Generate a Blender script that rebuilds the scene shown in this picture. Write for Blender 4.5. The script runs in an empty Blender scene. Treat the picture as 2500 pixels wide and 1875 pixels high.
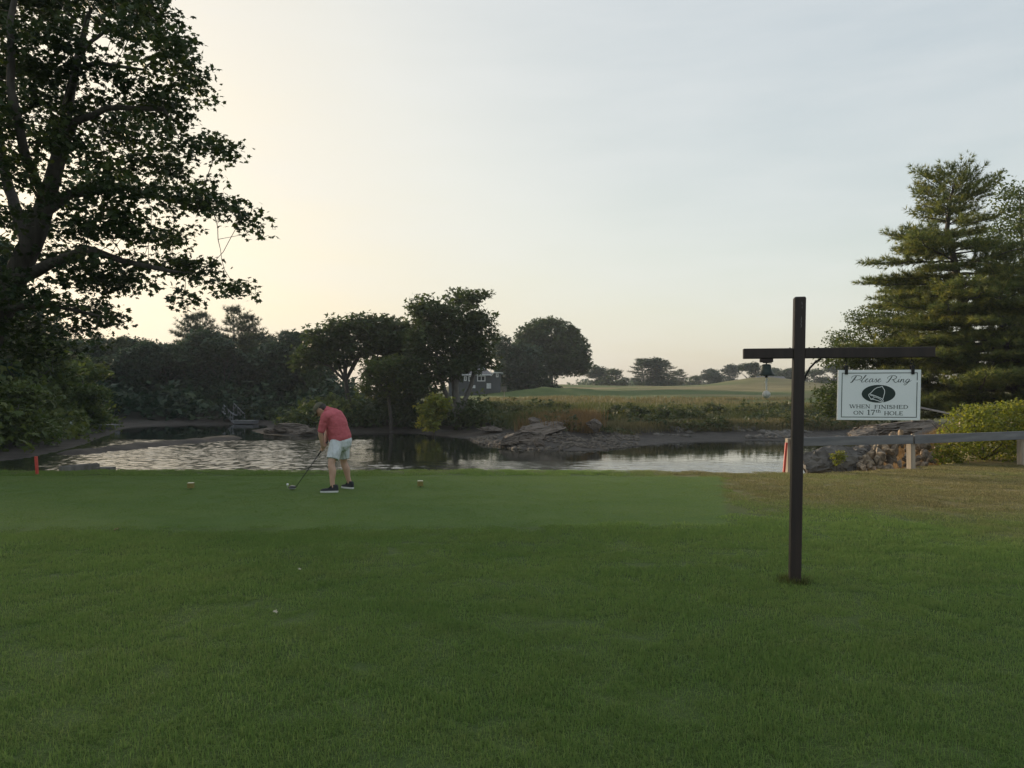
import bpy, bmesh, math, random
import numpy as np
from mathutils import Vector, Matrix

# ------------------------------------------------------------------ camera, sky, sun, exposure
R = math.radians
scene = bpy.context.scene
C = scene.collection
FPX, CX, HY, CAMZ = 1850.0, 1250.0, 965.0, 1.6     # focal length and horizon of the photograph in its own pixels

cam_d = bpy.data.cameras.new("camera")
cam_d.sensor_width = 36.0
cam_d.lens = 36.0 * FPX / 2500.0
cam_d.shift_y = 27.5 / 2500.0
cam_d.clip_start = 0.05
cam_d.clip_end = 4000.0
cam = bpy.data.objects.new("camera", cam_d)
C.objects.link(cam)
cam.location = (0, 0, CAMZ)
cam.rotation_euler = (R(90), 0, 0)
scene.camera = cam

SUN_AZ = -42.5      # degrees, negative is to the left of the view axis (+Y)
SUN_EL = 10.5
world = bpy.data.worlds.new("World")
scene.world = world
world.use_nodes = True
wn, wl = world.node_tree.nodes, world.node_tree.links
wn.clear()
sky = wn.new("ShaderNodeTexSky")
sky.sky_type = 'NISHITA'
sky.sun_disc = False
sky.sun_elevation = R(SUN_EL)
sky.sun_rotation = R(SUN_AZ)
sky.altitude = 0
sky.air_density = 1.0
sky.dust_density = 4.0
sky.ozone_density = 1.5
wtc = wn.new("ShaderNodeTexCoord")
# thin high veil: the whole dome is washed towards a pale neutral and carries faint drawn-out streaks
wmap = wn.new("ShaderNodeMapping"); wmap.inputs['Scale'].default_value = (1.6, 2.6, 9.0)
wmap.inputs['Rotation'].default_value = (0.0, R(-6), R(20))
wnz = wn.new("ShaderNodeTexNoise"); wnz.inputs['Scale'].default_value = 2.2; wnz.inputs['Detail'].default_value = 5; wnz.inputs['Roughness'].default_value = 0.55
wrm = wn.new("ShaderNodeMapRange"); wrm.inputs['From Min'].default_value = 0.35; wrm.inputs['From Max'].default_value = 0.75
wrm.inputs['To Min'].default_value = 0.28; wrm.inputs['To Max'].default_value = 0.47
wmix = wn.new("ShaderNodeMix"); wmix.data_type = 'RGBA'
wmix.inputs['B'].default_value = (1.69, 1.70, 1.86, 1)
# the eye-pleasing range of a hazy evening sky: brightness compressed, hue and saturation kept
wsep = wn.new("ShaderNodeSeparateColor"); wsep.mode = 'HSV'
wcom = wn.new("ShaderNodeCombineColor"); wcom.mode = 'HSV'
wpow = wn.new("ShaderNodeMath"); wpow.operation = 'POWER'; wpow.inputs[1].default_value = 0.29
wsat = wn.new("ShaderNodeMath"); wsat.operation = 'MULTIPLY'; wsat.inputs[1].default_value = 0.74
wbg = wn.new("ShaderNodeBackground"); wbg.inputs['Strength'].default_value = 0.15
wout = wn.new("ShaderNodeOutputWorld")
wl.new(wtc.outputs['Generated'], wmap.inputs['Vector'])
wl.new(wmap.outputs[0], wnz.inputs['Vector'])
wl.new(wnz.outputs['Fac'], wrm.inputs['Value'])
wl.new(wrm.outputs[0], wmix.inputs['Factor'])
wl.new(sky.outputs[0], wsep.inputs[0])
wl.new(wsep.outputs[0], wcom.inputs[0]); wl.new(wsep.outputs[1], wsat.inputs[0]); wl.new(wsat.outputs[0], wcom.inputs[1])
wl.new(wsep.outputs[2], wpow.inputs[0]); wl.new(wpow.outputs[0], wcom.inputs[2])
wl.new(wcom.outputs[0], wmix.inputs['A'])
wsc = wn.new('ShaderNodeMix'); wsc.data_type='RGBA'; wsc.blend_type='MULTIPLY'; wsc.inputs['Factor'].default_value=1.0; wsc.inputs['B'].default_value=(2.80,2.79,2.52,1)
wl.new(wmix.outputs['Result'], wsc.inputs['A']); wl.new(wsc.outputs['Result'], wbg.inputs['Color'])
wl.new(wbg.outputs[0], wout.inputs[0])

sun_d = bpy.data.lights.new("sun", 'SUN')
sun_d.energy = 5.0
sun_d.angle = R(8.0)
sun_d.color = (1.0, 0.80, 0.55)
sun = bpy.data.objects.new("sun", sun_d)
C.objects.link(sun)
_sd = Vector((math.sin(R(SUN_AZ)) * math.cos(R(SUN_EL)), math.cos(R(SUN_AZ)) * math.cos(R(SUN_EL)), math.sin(R(SUN_EL))))
sun.rotation_euler = (-_sd).to_track_quat('-Z', 'Y').to_euler()
sun.location = _sd * 60

scene.view_settings.view_transform = 'Standard'
scene.view_settings.look = 'None'
scene.view_settings.exposure = 0.36
scene.view_settings.gamma = 1.0
scene.view_settings.use_curve_mapping = False
scene.render.engine = 'CYCLES'
cy = scene.cycles
cy.use_denoising = True
cy.denoiser = 'OPENIMAGEDENOISE'
cy.use_adaptive_sampling = True
cy.adaptive_threshold = 0.012
cy.max_bounces = 6
cy.diffuse_bounces = 3
cy.glossy_bounces = 3
cy.transmission_bounces = 4
cy.transparent_max_bounces = 6
cy.volume_bounces = 0
cy.caustics_reflective = False
cy.caustics_refractive = False
cy.sample_clamp_indirect = 4.0
scene.render.film_transparent = False

# ------------------------------------------------------------------ helpers
rng = np.random.default_rng(17)
random.seed(17)

def P(px, py, d):
    """World point seen at photo pixel (px, py) at d metres in front of the camera."""
    return Vector(((px - CX) / FPX * d, d, CAMZ + (HY - py) / FPX * d))

def XY(px, d):
    return ((px - CX) / FPX * d, d)

def sstep(a, b, x):
    t = np.clip((x - a) / (b - a), 0, 1)
    return t * t * (3 - 2 * t)

def _hash(ix, iy, seed):
    h = (ix.astype(np.int64) * 374761393 + iy.astype(np.int64) * 668265263 + seed * 974634777) & 0x7fffffff
    h = (h ^ (h >> 13)) * 1274126177 & 0x7fffffff
    return ((h ^ (h >> 16)) & 0xffff) / 65535.0

def vnoise(x, y, seed=0):
    x = np.asarray(x, float); y = np.asarray(y, float)
    ix, iy = np.floor(x).astype(int), np.floor(y).astype(int)
    fx, fy = x - ix, y - iy
    fx = fx * fx * (3 - 2 * fx); fy = fy * fy * (3 - 2 * fy)
    a, b = _hash(ix, iy, seed), _hash(ix + 1, iy, seed)
    c, d = _hash(ix, iy + 1, seed), _hash(ix + 1, iy + 1, seed)
    return (a * (1 - fx) + b * fx) * (1 - fy) + (c * (1 - fx) + d * fx) * fy

def fbm(x, y, seed=0, oct=4, gain=0.5):
    s, a, t = 0.0, 1.0, 0.0
    for o in range(oct):
        s = s + a * vnoise(np.asarray(x) * 2 ** o + 17 * o, np.asarray(y) * 2 ** o - 9 * o, seed + o); t += a; a *= gain
    return s / t

def mesh_np(name, V, F, smooth=False):
    """Mesh from (n,3) vertices and an (m,k) face array or a list of such arrays."""
    V = np.asarray(V, dtype=np.float32).reshape(-1, 3)
    Fs = [np.asarray(f, dtype=np.int32) for f in (F if isinstance(F, list) else [F]) if len(f)]
    me = bpy.data.meshes.new(name)
    me.vertices.add(len(V)); me.vertices.foreach_set("co", V.ravel())
    loops = np.concatenate([f.ravel() for f in Fs])
    tot = np.concatenate([np.full(len(f), f.shape[1], dtype=np.int32) for f in Fs])
    start = np.concatenate([[0], np.cumsum(tot)[:-1]]).astype(np.int32)
    me.loops.add(len(loops)); me.loops.foreach_set("vertex_index", loops)
    me.polygons.add(len(tot)); me.polygons.foreach_set("loop_start", start); me.polygons.foreach_set("loop_total", tot)
    if smooth:
        me.polygons.foreach_set("use_smooth", np.ones(len(tot), dtype=bool))
    me.update(calc_edges=True)
    return me

def attr(me, name, vals):
    a = me.attributes.new(name, 'FLOAT', 'POINT')
    a.data.foreach_set("value", np.asarray(vals, dtype=np.float32))

def link(name, data, mat=None, parent=None, loc=None):
    o = bpy.data.objects.new(name, data)
    C.objects.link(o)
    if mat is not None and data is not None and not data.materials:
        for m in (mat if isinstance(mat, (list, tuple)) else [mat]):
            data.materials.append(m)
    if parent is not None: o.parent = parent
    if loc is not None: o.location = loc
    return o

def tag(o, label=None, cat=None, group=None, kind=None):
    if label: o["label"] = label
    if cat: o["category"] = cat
    if group: o["group"] = group
    if kind: o["kind"] = kind
    return o

def thing(name, label, cat, loc=(0, 0, 0), rz=0.0, group=None):
    o = bpy.data.objects.new(name, None)
    C.objects.link(o)
    o.location = loc; o.rotation_euler = (0, 0, rz)
    o.empty_display_size = 0.2
    return tag(o, label, cat, group)

def copy_tree(o, parent=None):
    c = o.copy(); C.objects.link(c); c.parent = parent
    for ch in list(o.children):
        if ch is not c: copy_tree(ch, c)
    return c

class MB:
    """Collects simple solids and links them as one mesh."""
    def __init__(s): s.v, s.f = [], []
    def add(s, V, F):
        n = len(s.v); s.v += [tuple(map(float, p)) for p in V]; s.f += [tuple(i + n for i in f) for f in F]; return s
    def box(s, c, size, rot=None, taper=1.0):
        x, y, z = size[0] / 2, size[1] / 2, size[2] / 2
        V = [Vector((sx * x * (taper if sz > 0 else 1), sy * y * (taper if sz > 0 else 1), sz * z)) for sz in (-1, 1) for sy in (-1, 1) for sx in (-1, 1)]
        if rot is not None: V = [rot @ p for p in V]
        c = Vector(c)
        return s.add([p + c for p in V], [(0, 2, 3, 1), (4, 5, 7, 6), (0, 1, 5, 4), (2, 6, 7, 3), (0, 4, 6, 2), (1, 3, 7, 5)])
    def tube(s, pts, rad, n=8, cap=True):
        pts = [Vector(p) for p in pts]
        rad = rad if isinstance(rad, (list, tuple)) else [rad] * len(pts)
        V, F = [], []
        up = None
        for i, p in enumerate(pts):
            t = (pts[min(i + 1, len(pts) - 1)] - pts[max(i - 1, 0)]).normalized()
            if up is None: up = Vector((0, 0, 1)) if abs(t.z) < 0.9 else Vector((1, 0, 0))
            a = t.cross(up); a = a.normalized() if a.length > 1e-6 else t.orthogonal().normalized()
            b = a.cross(t).normalized(); up = b
            for k in range(n):
                w = 2 * math.pi * k / n
                V.append(p + (a * math.cos(w) + b * math.sin(w)) * rad[i])
        for i in range(len(pts) - 1):
            for k in range(n):
                F.append((i * n + k, i * n + (k + 1) % n, (i + 1) * n + (k + 1) % n, (i + 1) * n + k))
        if cap:
            F.append(tuple(range(n))[::-1]); F.append(tuple((len(pts) - 1) * n + k for k in range(n)))
        return s.add(V, F)
    def lathe(s, prof, n=24, c=(0, 0, 0)):
        V = [(c[0] + r * math.cos(2 * math.pi * k / n), c[1] + r * math.sin(2 * math.pi * k / n), c[2] + z) for r, z in prof for k in range(n)]
        F = [(i * n + k, i * n + (k + 1) % n, (i + 1) * n + (k + 1) % n, (i + 1) * n + k) for i in range(len(prof) - 1) for k in range(n)]
        return s.add(V, F)
    def data(s, name, smooth=False, bevel=0):
        me = bpy.data.meshes.new(name); me.from_pydata(s.v, [], s.f)
        if bevel:
            bm = bmesh.new(); bm.from_mesh(me)
            bmesh.ops.bevel(bm, geom=bm.edges[:], offset=bevel, segments=2, affect='EDGES', profile=0.5)
            bm.to_mesh(me); bm.free()
        if smooth:
            for p in me.polygons: p.use_smooth = True
        me.update()
        return me
    def build(s, name, mat, parent=None, smooth=False, bevel=0, loc=None):
        return link(name, s.data(name, smooth, bevel), mat, parent, loc)

# ------------------------------------------------------------------ materials
def mat(name):
    m = bpy.data.materials.new(name); m.use_nodes = True
    n, l = m.node_tree.nodes, m.node_tree.links
    b = n["Principled BSDF"]
    return m, n, l, b

def ramp(n, stops, interp='LINEAR'):
    r = n.new("ShaderNodeValToRGB"); r.color_ramp.interpolation = interp
    e = r.color_ramp.elements
    while len(e) < len(stops): e.new(0.5)
    for q, (p, c) in zip(e, stops): q.position = p; q.color = (*c, 1)
    return r

def noise(n, l, scale, detail=4, rough=0.55, vec=None, coords='Object', stretch=None):
    tc = n.new("ShaderNodeTexCoord"); t = n.new("ShaderNodeTexNoise")
    t.inputs['Scale'].default_value = scale; t.inputs['Detail'].default_value = detail; t.inputs['Roughness'].default_value = rough
    src = vec if vec is not None else tc.outputs[coords]
    if stretch:
        mp = n.new("ShaderNodeMapping"); mp.inputs['Scale'].default_value = stretch
        l.new(src, mp.inputs['Vector']); src = mp.outputs[0]
    l.new(src, t.inputs['Vector'])
    return t

def bump(n, l, b, hsock, strength=0.4, dist=0.02):
    bp = n.new("ShaderNodeBump"); bp.inputs['Strength'].default_value = strength; bp.inputs['Distance'].default_value = dist
    l.new(hsock, bp.inputs['Height']); l.new(bp.outputs[0], b.inputs['Normal'])
    return bp

def m_simple(name, c1, c2, scale=6, rough=0.7, bmp=0.2, stretch=None, metallic=0.0, dist=0.01, spec=0.5, detail=5):
    m, n, l, b = mat(name)
    t = noise(n, l, scale, detail, stretch=stretch)
    r = ramp(n, [(0.3, c1), (0.72, c2)])
    l.new(t.outputs['Fac'], r.inputs[0]); l.new(r.outputs[0], b.inputs['Base Color'])
    b.inputs['Roughness'].default_value = rough; b.inputs['Metallic'].default_value = metallic
    b.inputs['Specular IOR Level'].default_value = spec
    if bmp: bump(n, l, b, t.outputs['Fac'], bmp, dist)
    return m

def m_leaf(name, cols, trans=0.35, tcol=None, rough=0.55, spec=0.25):
    """Leaf: two-sided, tinted by a per-leaf attribute, part of the light passes through."""
    m, n, l, b = mat(name)
    a = n.new("ShaderNodeAttribute"); a.attribute_name = "tint"
    r = ramp(n, [(i / (len(cols) - 1), c) for i, c in enumerate(cols)])
    l.new(a.outputs['Fac'], r.inputs[0]); l.new(r.outputs[0], b.inputs['Base Color'])
    b.inputs['Roughness'].default_value = rough; b.inputs['Specular IOR Level'].default_value = spec
    if trans > 0:
        t = n.new("ShaderNodeBsdfTranslucent"); mx = n.new("ShaderNodeMixShader"); mx.inputs[0].default_value = trans
        hs = n.new("ShaderNodeHueSaturation"); hs.inputs['Value'].default_value = 1.5; hs.inputs['Saturation'].default_value = 1.15; hs.inputs['Hue'].default_value = 0.49
        l.new(r.outputs[0], hs.inputs['Color']); l.new(hs.outputs[0], t.inputs['Color'])
        l.new(b.outputs[0], mx.inputs[1]); l.new(t.outputs[0], mx.inputs[2])
        l.new(mx.outputs[0], n["Material Output"].inputs['Surface'])
    return m

# ------------------------------------------------------------------ terrain: one sheet, polar grid round the viewer
WZ = -1.6                                            # water level at low tide
def shore(px, py): return XY(px, (CAMZ - WZ) * FPX / (py - HY))
NEAR = [(-80, 26), (-45, 25.5), (-26, 24.0), (-17, 20.6), (-9, 19.7), (-3, 19.6), (2, 19.6), (6.0, 19.4), (7.2, 20.0), (8.6, 21.6), (10.6, 24.2),
        XY(2085, 29), XY(2095, 36), XY(2150, 44), XY(2350, 48), XY(2700, 49), (60, 52), (110, 62)]
FAR = [(-80, 33), (-40, 33.5), (-27, 34), shore(40, 1124), shore(150, 1100), shore(205, 1085), shore(262, 1063), shore(300, 1047), shore(345, 1040), shore(450, 1037), shore(560, 1036.5),
       shore(640, 1036), shore(655, 1043), shore(612, 1050), shore(640, 1060), shore(700, 1064), shore(780, 1062), shore(860, 1058), shore(980, 1056), shore(1060, 1063), shore(1140, 1071),
       shore(1180, 1086), shore(1260, 1097), shore(1400, 1101), shore(1480, 1099), shore(1560, 1089), shore(1640, 1081), shore(1750, 1076), shore(1980, 1074), shore(2100, 1071),
       XY(2350, 59), XY(2700, 62), (66, 68), (120, 82)]
POLY = np.array(NEAR + FAR[::-1])

def seg_dist(x, y, pts):
    d = np.full(np.shape(x), 1e9)
    for (ax, ay), (bx, by) in zip(pts[:-1], pts[1:]):
        ux, uy = bx - ax, by - ay
        t = np.clip(((x - ax) * ux + (y - ay) * uy) / (ux * ux + uy * uy), 0, 1)
        d = np.minimum(d, np.hypot(x - ax - t * ux, y - ay - t * uy))
    return d

def in_poly(x, y, pts):
    ins = np.zeros(np.shape(x), bool)
    n = len(pts)
    for i in range(n):
        (ax, ay), (bx, by) = pts[i], pts[(i + 1) % n]
        c = ((ay > y) != (by > y)) & (x < (bx - ax) * (y - ay) / ((by - ay) if by != ay else 1e-9) + ax)
        ins ^= c
    return ins

BAR = [shore(200, 1106), shore(330, 1092), shore(420, 1083), shore(520, 1075), shore(555, 1070)]
# the tee: a mown quadrilateral, slightly raised
TEE = np.array([(-22.0, 8.8), (2.62, 9.15), (4.15, 14.9), (-22.0, 15.1)])

def terrain(x, y):
    x = np.asarray(x, float); y = np.asarray(y, float)
    wob = (fbm(x * 0.35, y * 0.35, 5) - 0.5) * 1.6 * sstep(22, 40, y)
    dn, df = seg_dist(x, y, NEAR), seg_dist(x, y, FAR)
    ins = in_poly(x, y, POLY)
    near = (dn < df) | (y < 16)
    # far side
    s = np.maximum(df + wob, 0)
    left = sstep(-13, -30, x) * sstep(44, 58, y) + sstep(-12, -20, x) * (1 - sstep(44, 58, y))
    left = np.clip(np.maximum(left, sstep(78, 92, y) * sstep(-14, -26, x)), 0, 1)
    mid = sstep(-26, -20, x) * sstep(-6, -12, x)                    # low wooded peninsula behind the golfer
    lump = (fbm(x * 0.6, y * 0.6, 31, 5) - 0.45)
    marsh = sstep(8, 16, x)                                          # cut peat edge over a mud flat
    zf = WZ + 0.10 * np.minimum(s, 5.0) + sstep(4.2, 6.2, s) * 0.42
    zf = zf + sstep(6, 19, s) * (1.12 - 0.12 * marsh)
    slope = 0.0405
    zf = zf + slope * np.clip(s - 19, 0, 92) * (1 - left)
    zf = zf + lump * (0.55 * sstep(0.5, 5, s) * (1 - marsh) + 0.2 * marsh * sstep(6, 12, s))
    roll = (fbm(x * 0.035 + 3, y * 0.035, 11, 3) - 0.5) * 1.9 * sstep(24, 60, s)
    zf = zf + roll * (1 - left)
    zl = WZ + 0.07 * np.minimum(s, 9) + sstep(7, 14, s) * 0.75 + 0.03 * np.clip(s - 12, 0, 80) + lump * 0.3 * sstep(1, 4, s)
    zf = zf * (1 - left) + zl * left
    # dunes by the distant sheds
    zf = zf + 2.0 * np.exp(-((x - 66) / 11) ** 2 - ((y - 196) / 9) ** 2) + 1.4 * np.exp(-((x - 88) / 12) ** 2 - ((y - 200) / 9) ** 2)
    # green mound right of the house
    zf = zf + 1.3 * np.exp(-((x - XY(1330, 128)[0]) / 8) ** 2 - ((y - 128) / 7) ** 2)
    # near side: lawn with a lip and a bank
    sn = dn
    zn = np.minimum(0.0, WZ + 0.42 * sn)
    prom = sstep(7.8, 11, x) * sstep(17.2, 24, y)                    # rocky spit with the pines
    zn = zn + prom * np.clip(sn - 2.5, 0, 5) * 0.06 + prom * (fbm(x * 0.5, y * 0.5, 41) - 0.5) * 0.5 * sstep(1, 4, sn)
    lawn = (fbm(x * 0.32, y * 0.32, 3, 3) - 0.5) * 0.10 * sstep(2, 5, sn) + (fbm(x * 1.1, y * 1.1, 9, 2) - 0.5) * 0.03 * sstep(2, 5, sn)
    intee = tee_mask(x, y)
    zn = zn + lawn * (1 - intee) + 0.015 * intee
    rim = np.exp(-((y - 15.75) / 0.5) ** 2) * sstep(5.5, 3.5, x) * sstep(-16, -11, x)
    zn = zn + 0.03 * rim * sstep(1.2, 3.0, sn)
    z = np.where(near, zn, zf)
    # creek bed and the mud bar
    bed = WZ - 0.9 * sstep(0, 4, np.minimum(dn, df)) - 0.02
    z = np.where(ins, bed, z)
    db = seg_dist(x, y, BAR)
    bar = np.exp(-(db / (1.75 + 1.1 * (fbm(x * .3, y * .3, 71) - .5))) ** 2)
    z = np.where(ins, np.maximum(z, WZ - 0.35 + 0.56 * bar + 0.30 * (fbm(x * .7, y * .7, 77) - .5) * bar), z)
    return z

def tee_mask(x, y):
    m = np.ones(np.shape(x))
    for i in range(4):
        (ax, ay), (bx, by) = TEE[i], TEE[(i + 1) % 4]
        L = math.hypot(bx - ax, by - ay)
        d = ((bx - ax) * (y - ay) - (by - ay) * (x - ax)) / L
        m = m * sstep(-0.06, 0.10, d)
    return m

def gz(x, y): return float(terrain(np.array([x]), np.array([y]))[0])

_fr = np.radians(np.linspace(-50, 50, 440))
_bk = np.radians(np.linspace(50, 310, 72))[1:-1]
TH = np.concatenate([_fr, _bk])
RR = np.concatenate([np.linspace(0.6, 17, 80), np.geomspace(17.15, 80, 185), np.geomspace(81, 600, 66)])
tt, rr = np.meshgrid(TH, RR)
gx, gy = rr * np.sin(tt), rr * np.cos(tt)
gzv = terrain(gx, gy)
nT, nR = len(TH), len(RR)
V = np.stack([gx, gy, gzv], -1).reshape(-1, 3)
i, j = np.meshgrid(np.arange(nR - 1), np.arange(nT), indexing='ij')
j2 = (j + 1) % nT
F = np.stack([i * nT + j, (i + 1) * nT + j, (i + 1) * nT + j2, i * nT + j2], -1).reshape(-1, 4)
V = np.vstack([V, [[0, 0, 0]]])
c = len(V) - 1
k = np.arange(nT)
Fc = np.stack([np.full(nT, c), k, (k + 1) % nT], -1)
gme = mesh_np("ground", V, [F, Fc], smooth=True)
X, Y, Z = V[:, 0], V[:, 1], V[:, 2]
dn, df = seg_dist(X, Y, NEAR), seg_dist(X, Y, FAR)
ins = in_poly(X, Y, POLY)
near = (dn < df) | (Y < 16)
tee_a = tee_mask(X, Y) * near
mud_far = np.where(ins, 1.0, sstep(7.0, 4.6, df + (fbm(X * .5, Y * .5, 15) - .5) * 2.2))
mud_near = np.where(ins, 1.0, sstep(2.4, 1.2, dn))
mud = np.where(near, mud_near, mud_far)
# parched lawn towards the fence, green in front
dry_near = sstep(0.0, 1.0, (X - 2.6) * 0.12 + (Y - 9.0) * 0.07 + (fbm(X * .45, Y * .45, 21) - .5) * 1.1) * sstep(1.5, 4.0, X)
dry_near = np.maximum(dry_near, sstep(15.2, 16.0, Y) * 0.35)
stripe = fbm(X * 0.018 + 9, Y * 0.05, 51, 4)
dry_far = np.clip(sstep(0.42, 0.60, stripe) * 0.85 + 0.05, 0, 1)
dry_far = np.maximum(dry_far, sstep(26, 12, df) * 0.55)
dune = np.exp(-((X - 66) / 12) ** 2 - ((Y - 196) / 10) ** 2) + np.exp(-((X - 88) / 13) ** 2 - ((Y - 200) / 10) ** 2)
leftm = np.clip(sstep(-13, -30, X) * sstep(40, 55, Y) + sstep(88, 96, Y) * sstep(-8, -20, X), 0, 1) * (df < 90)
dry = np.where(near, dry_near, np.clip(dry_far + dune, 0, 1))
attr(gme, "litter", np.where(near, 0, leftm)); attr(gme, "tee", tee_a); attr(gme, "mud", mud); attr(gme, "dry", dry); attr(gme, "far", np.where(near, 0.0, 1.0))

def A(n, name):
    a = n.new("ShaderNodeAttribute"); a.attribute_name = name; return a.outputs['Fac']
def mixc(n, l, fac, a, b):
    m = n.new("ShaderNodeMix"); m.data_type = 'RGBA'
    if isinstance(fac, float): m.inputs['Factor'].default_value = fac
    else: l.new(fac, m.inputs['Factor'])
    for s, v in (('A', a), ('B', b)):
        if isinstance(v, tuple): m.inputs[s].default_value = (*v, 1)
        else: l.new(v, m.inputs[s])
    return m.outputs['Result']

gm, n, l, b = mat("ground")
t1 = noise(n, l, 0.7, 5); t2 = noise(n, l, 14, 4, 0.7); t3 = noise(n, l, 0.25, 4, stretch=(0.35, 1.6, 1))
green = ramp(n, [(0.3, (0.055, 0.090, 0.026)), (0.7, (0.085, 0.120, 0.036))]); l.new(t1.outputs['Fac'], green.inputs[0])
teec = ramp(n, [(0.25, (0.066, 0.122, 0.028)), (0.75, (0.100, 0.150, 0.038))]); 
tm = noise(n, l, 1.1, 6, 0.65, stretch=(0.5, 1.0, 1)); l.new(tm.outputs['Fac'], teec.inputs[0])
dryc = ramp(n, [(0.3, (0.13, 0.115, 0.050)), (0.7, (0.24, 0.195, 0.095))]); l.new(t3.outputs['Fac'], dryc.inputs[0])
mudc = ramp(n, [(0.3, (0.022, 0.019, 0.017)), (0.75, (0.070, 0.060, 0.052))]); 
t4 = noise(n, l, 0.9, 7, 0.65); l.new(t4.outputs['Fac'], mudc.inputs[0])
c1 = mixc(n, l, A(n, "dry"), green.outputs[0], dryc.outputs[0])
c2 = mixc(n, l, A(n, "tee"), c1, teec.outputs[0])
sp = noise(n, l, 60, 3, 0.7)
spr = n.new("ShaderNodeMapRange"); spr.inputs['From Min'].default_value = 0.3; spr.inputs['From Max'].default_value = 0.75; spr.inputs['To Min'].default_value = 0.65; spr.inputs['To Max'].default_value = 1.35
l.new(sp.outputs['Fac'], spr.inputs[0])
mul = n.new("ShaderNodeMix"); mul.data_type = 'RGBA'; mul.blend_type = 'MULTIPLY'; mul.inputs['Factor'].default_value = 1.0
l.new(c2, mul.inputs['A']); l.new(spr.outputs[0], mul.inputs['B'])
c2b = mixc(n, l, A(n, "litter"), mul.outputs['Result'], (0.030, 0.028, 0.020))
c3 = mixc(n, l, A(n, "mud"), c2b, mudc.outputs[0])
l.new(c3, b.inputs['Base Color'])
rm = n.new("ShaderNodeMapRange"); rm.inputs['To Min'].default_value = 0.95; rm.inputs['To Max'].default_value = 0.72
l.new(A(n, "mud"), rm.inputs[0]); l.new(rm.outputs[0], b.inputs['Roughness'])
b.inputs['Specular IOR Level'].default_value = 0.18
add = n.new("ShaderNodeMath"); add.operation = 'ADD'; l.new(t2.outputs['Fac'], add.inputs[0]); l.new(sp.outputs['Fac'], add.inputs[1])
bump(n, l, b, add.outputs[0], 0.5, 0.03)
ground = tag(link("ground", gme, gm), "lawn, tee, mud flats and far fairway", None, None, "structure")

# ------------------------------------------------------------------ water
wm, n, l, b = mat("water")
b.inputs['Base Color'].default_value = (0.014, 0.018, 0.014, 1)
b.inputs['Roughness'].default_value = 0.04
b.inputs['IOR'].default_value = 2.3
wrg = n.new("ShaderNodeMapRange"); wrg.inputs['To Min'].default_value = .035; wrg.inputs['To Max'].default_value = .13
wbz = n.new("ShaderNodeAttribute"); wbz.attribute_name = "breeze"; l.new(wbz.outputs['Fac'], wrg.inputs[0]); l.new(wrg.outputs[0], b.inputs['Roughness'])
b.inputs['Specular IOR Level'].default_value = 0.5
geo = n.new("ShaderNodeNewGeometry")
w1 = noise(n, l, 2.2, 3, 0.55, vec=geo.outputs['Position'], stretch=(0.75, 1.6, 1))
w2 = noise(n, l, 7.0, 2, 0.5, vec=geo.outputs['Position'], stretch=(0.8, 1.4, 1))
wa = n.new("ShaderNodeMath"); wa.operation = 'MULTIPLY_ADD'; wa.inputs[1].default_value = 0.35
l.new(w2.outputs['Fac'], wa.inputs[0]); l.new(w1.outputs['Fac'], wa.inputs[2])
# breeze reaches the open water; slicks and the lee of the far bank stay calm
wp = noise(n, l, 0.055, 3, 0.5, vec=geo.outputs['Position'], stretch=(0.6, 1.7, 1))
wr = A(n, "breeze")
wq = n.new("ShaderNodeMapRange"); wq.inputs['From Min'].default_value = 0.40; wq.inputs['From Max'].default_value = 0.60; wq.inputs['To Min'].default_value = 0.25; wq.inputs['To Max'].default_value = 1.0
l.new(wp.outputs['Fac'], wq.inputs[0])
ws = n.new("ShaderNodeMath"); ws.operation = 'MULTIPLY'; l.new(wr, ws.inputs[0]); l.new(wq.outputs[0], ws.inputs[1])
wb = n.new("ShaderNodeBump"); wb.inputs['Distance'].default_value = 0.03
l.new(wa.outputs[0], wb.inputs['Height']); l.new(ws.outputs[0], wb.inputs['Strength']); l.new(wb.outputs[0], b.inputs['Normal'])
def water_part(xs, ys):
    wx, wy = np.meshgrid(xs, ys)
    i, j = np.meshgrid(np.arange(len(ys) - 1), np.arange(len(xs) - 1), indexing='ij'); nx = len(xs)
    f = np.stack([i * nx + j, i * nx + j + 1, (i + 1) * nx + j + 1, (i + 1) * nx + j], -1).reshape(-1, 4)
    return np.stack([wx.ravel(), wy.ravel()], -1), f
# fine ripples where the water shows, coarse sheets to the sides
fx0, fx1, fy0, fy1 = -31.0, 30.0, 26.0, 62.0
parts_w = [water_part(np.linspace(fx0, fx1, 470), np.linspace(fy0, fy1, 395)), water_part(np.linspace(-90, fx0, 30), np.linspace(16, 110, 60)), water_part(np.linspace(fx1, 130, 50), np.linspace(16, 110, 60)),
           water_part(np.linspace(fx0, fx1, 60), np.linspace(16, fy0, 12)), water_part(np.linspace(fx0, fx1, 100), np.linspace(fy1, 110, 60))]
cxy, Fw, o_ = [], [], 0
for v_, f_ in parts_w: cxy.append(v_); Fw.append(f_ + o_); o_ += len(v_)
cxy, Fw = np.vstack(cxy), np.vstack(Fw)
keep_v = in_poly(cxy[:, 0], cxy[:, 1], POLY) | (np.minimum(seg_dist(cxy[:, 0], cxy[:, 1], NEAR), seg_dist(cxy[:, 0], cxy[:, 1], FAR)) < 2.5)
Fw = Fw[keep_v[Fw].all(1)]
used = np.unique(Fw); remap = np.full(len(cxy), -1); remap[used] = np.arange(len(used))
bx, by = cxy[used][:, 0], cxy[used][:, 1]
open_w = sstep(64, 50, by + 0.05 * bx) * sstep(-27, -19, bx + 0.25 * (by - 30))
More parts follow.
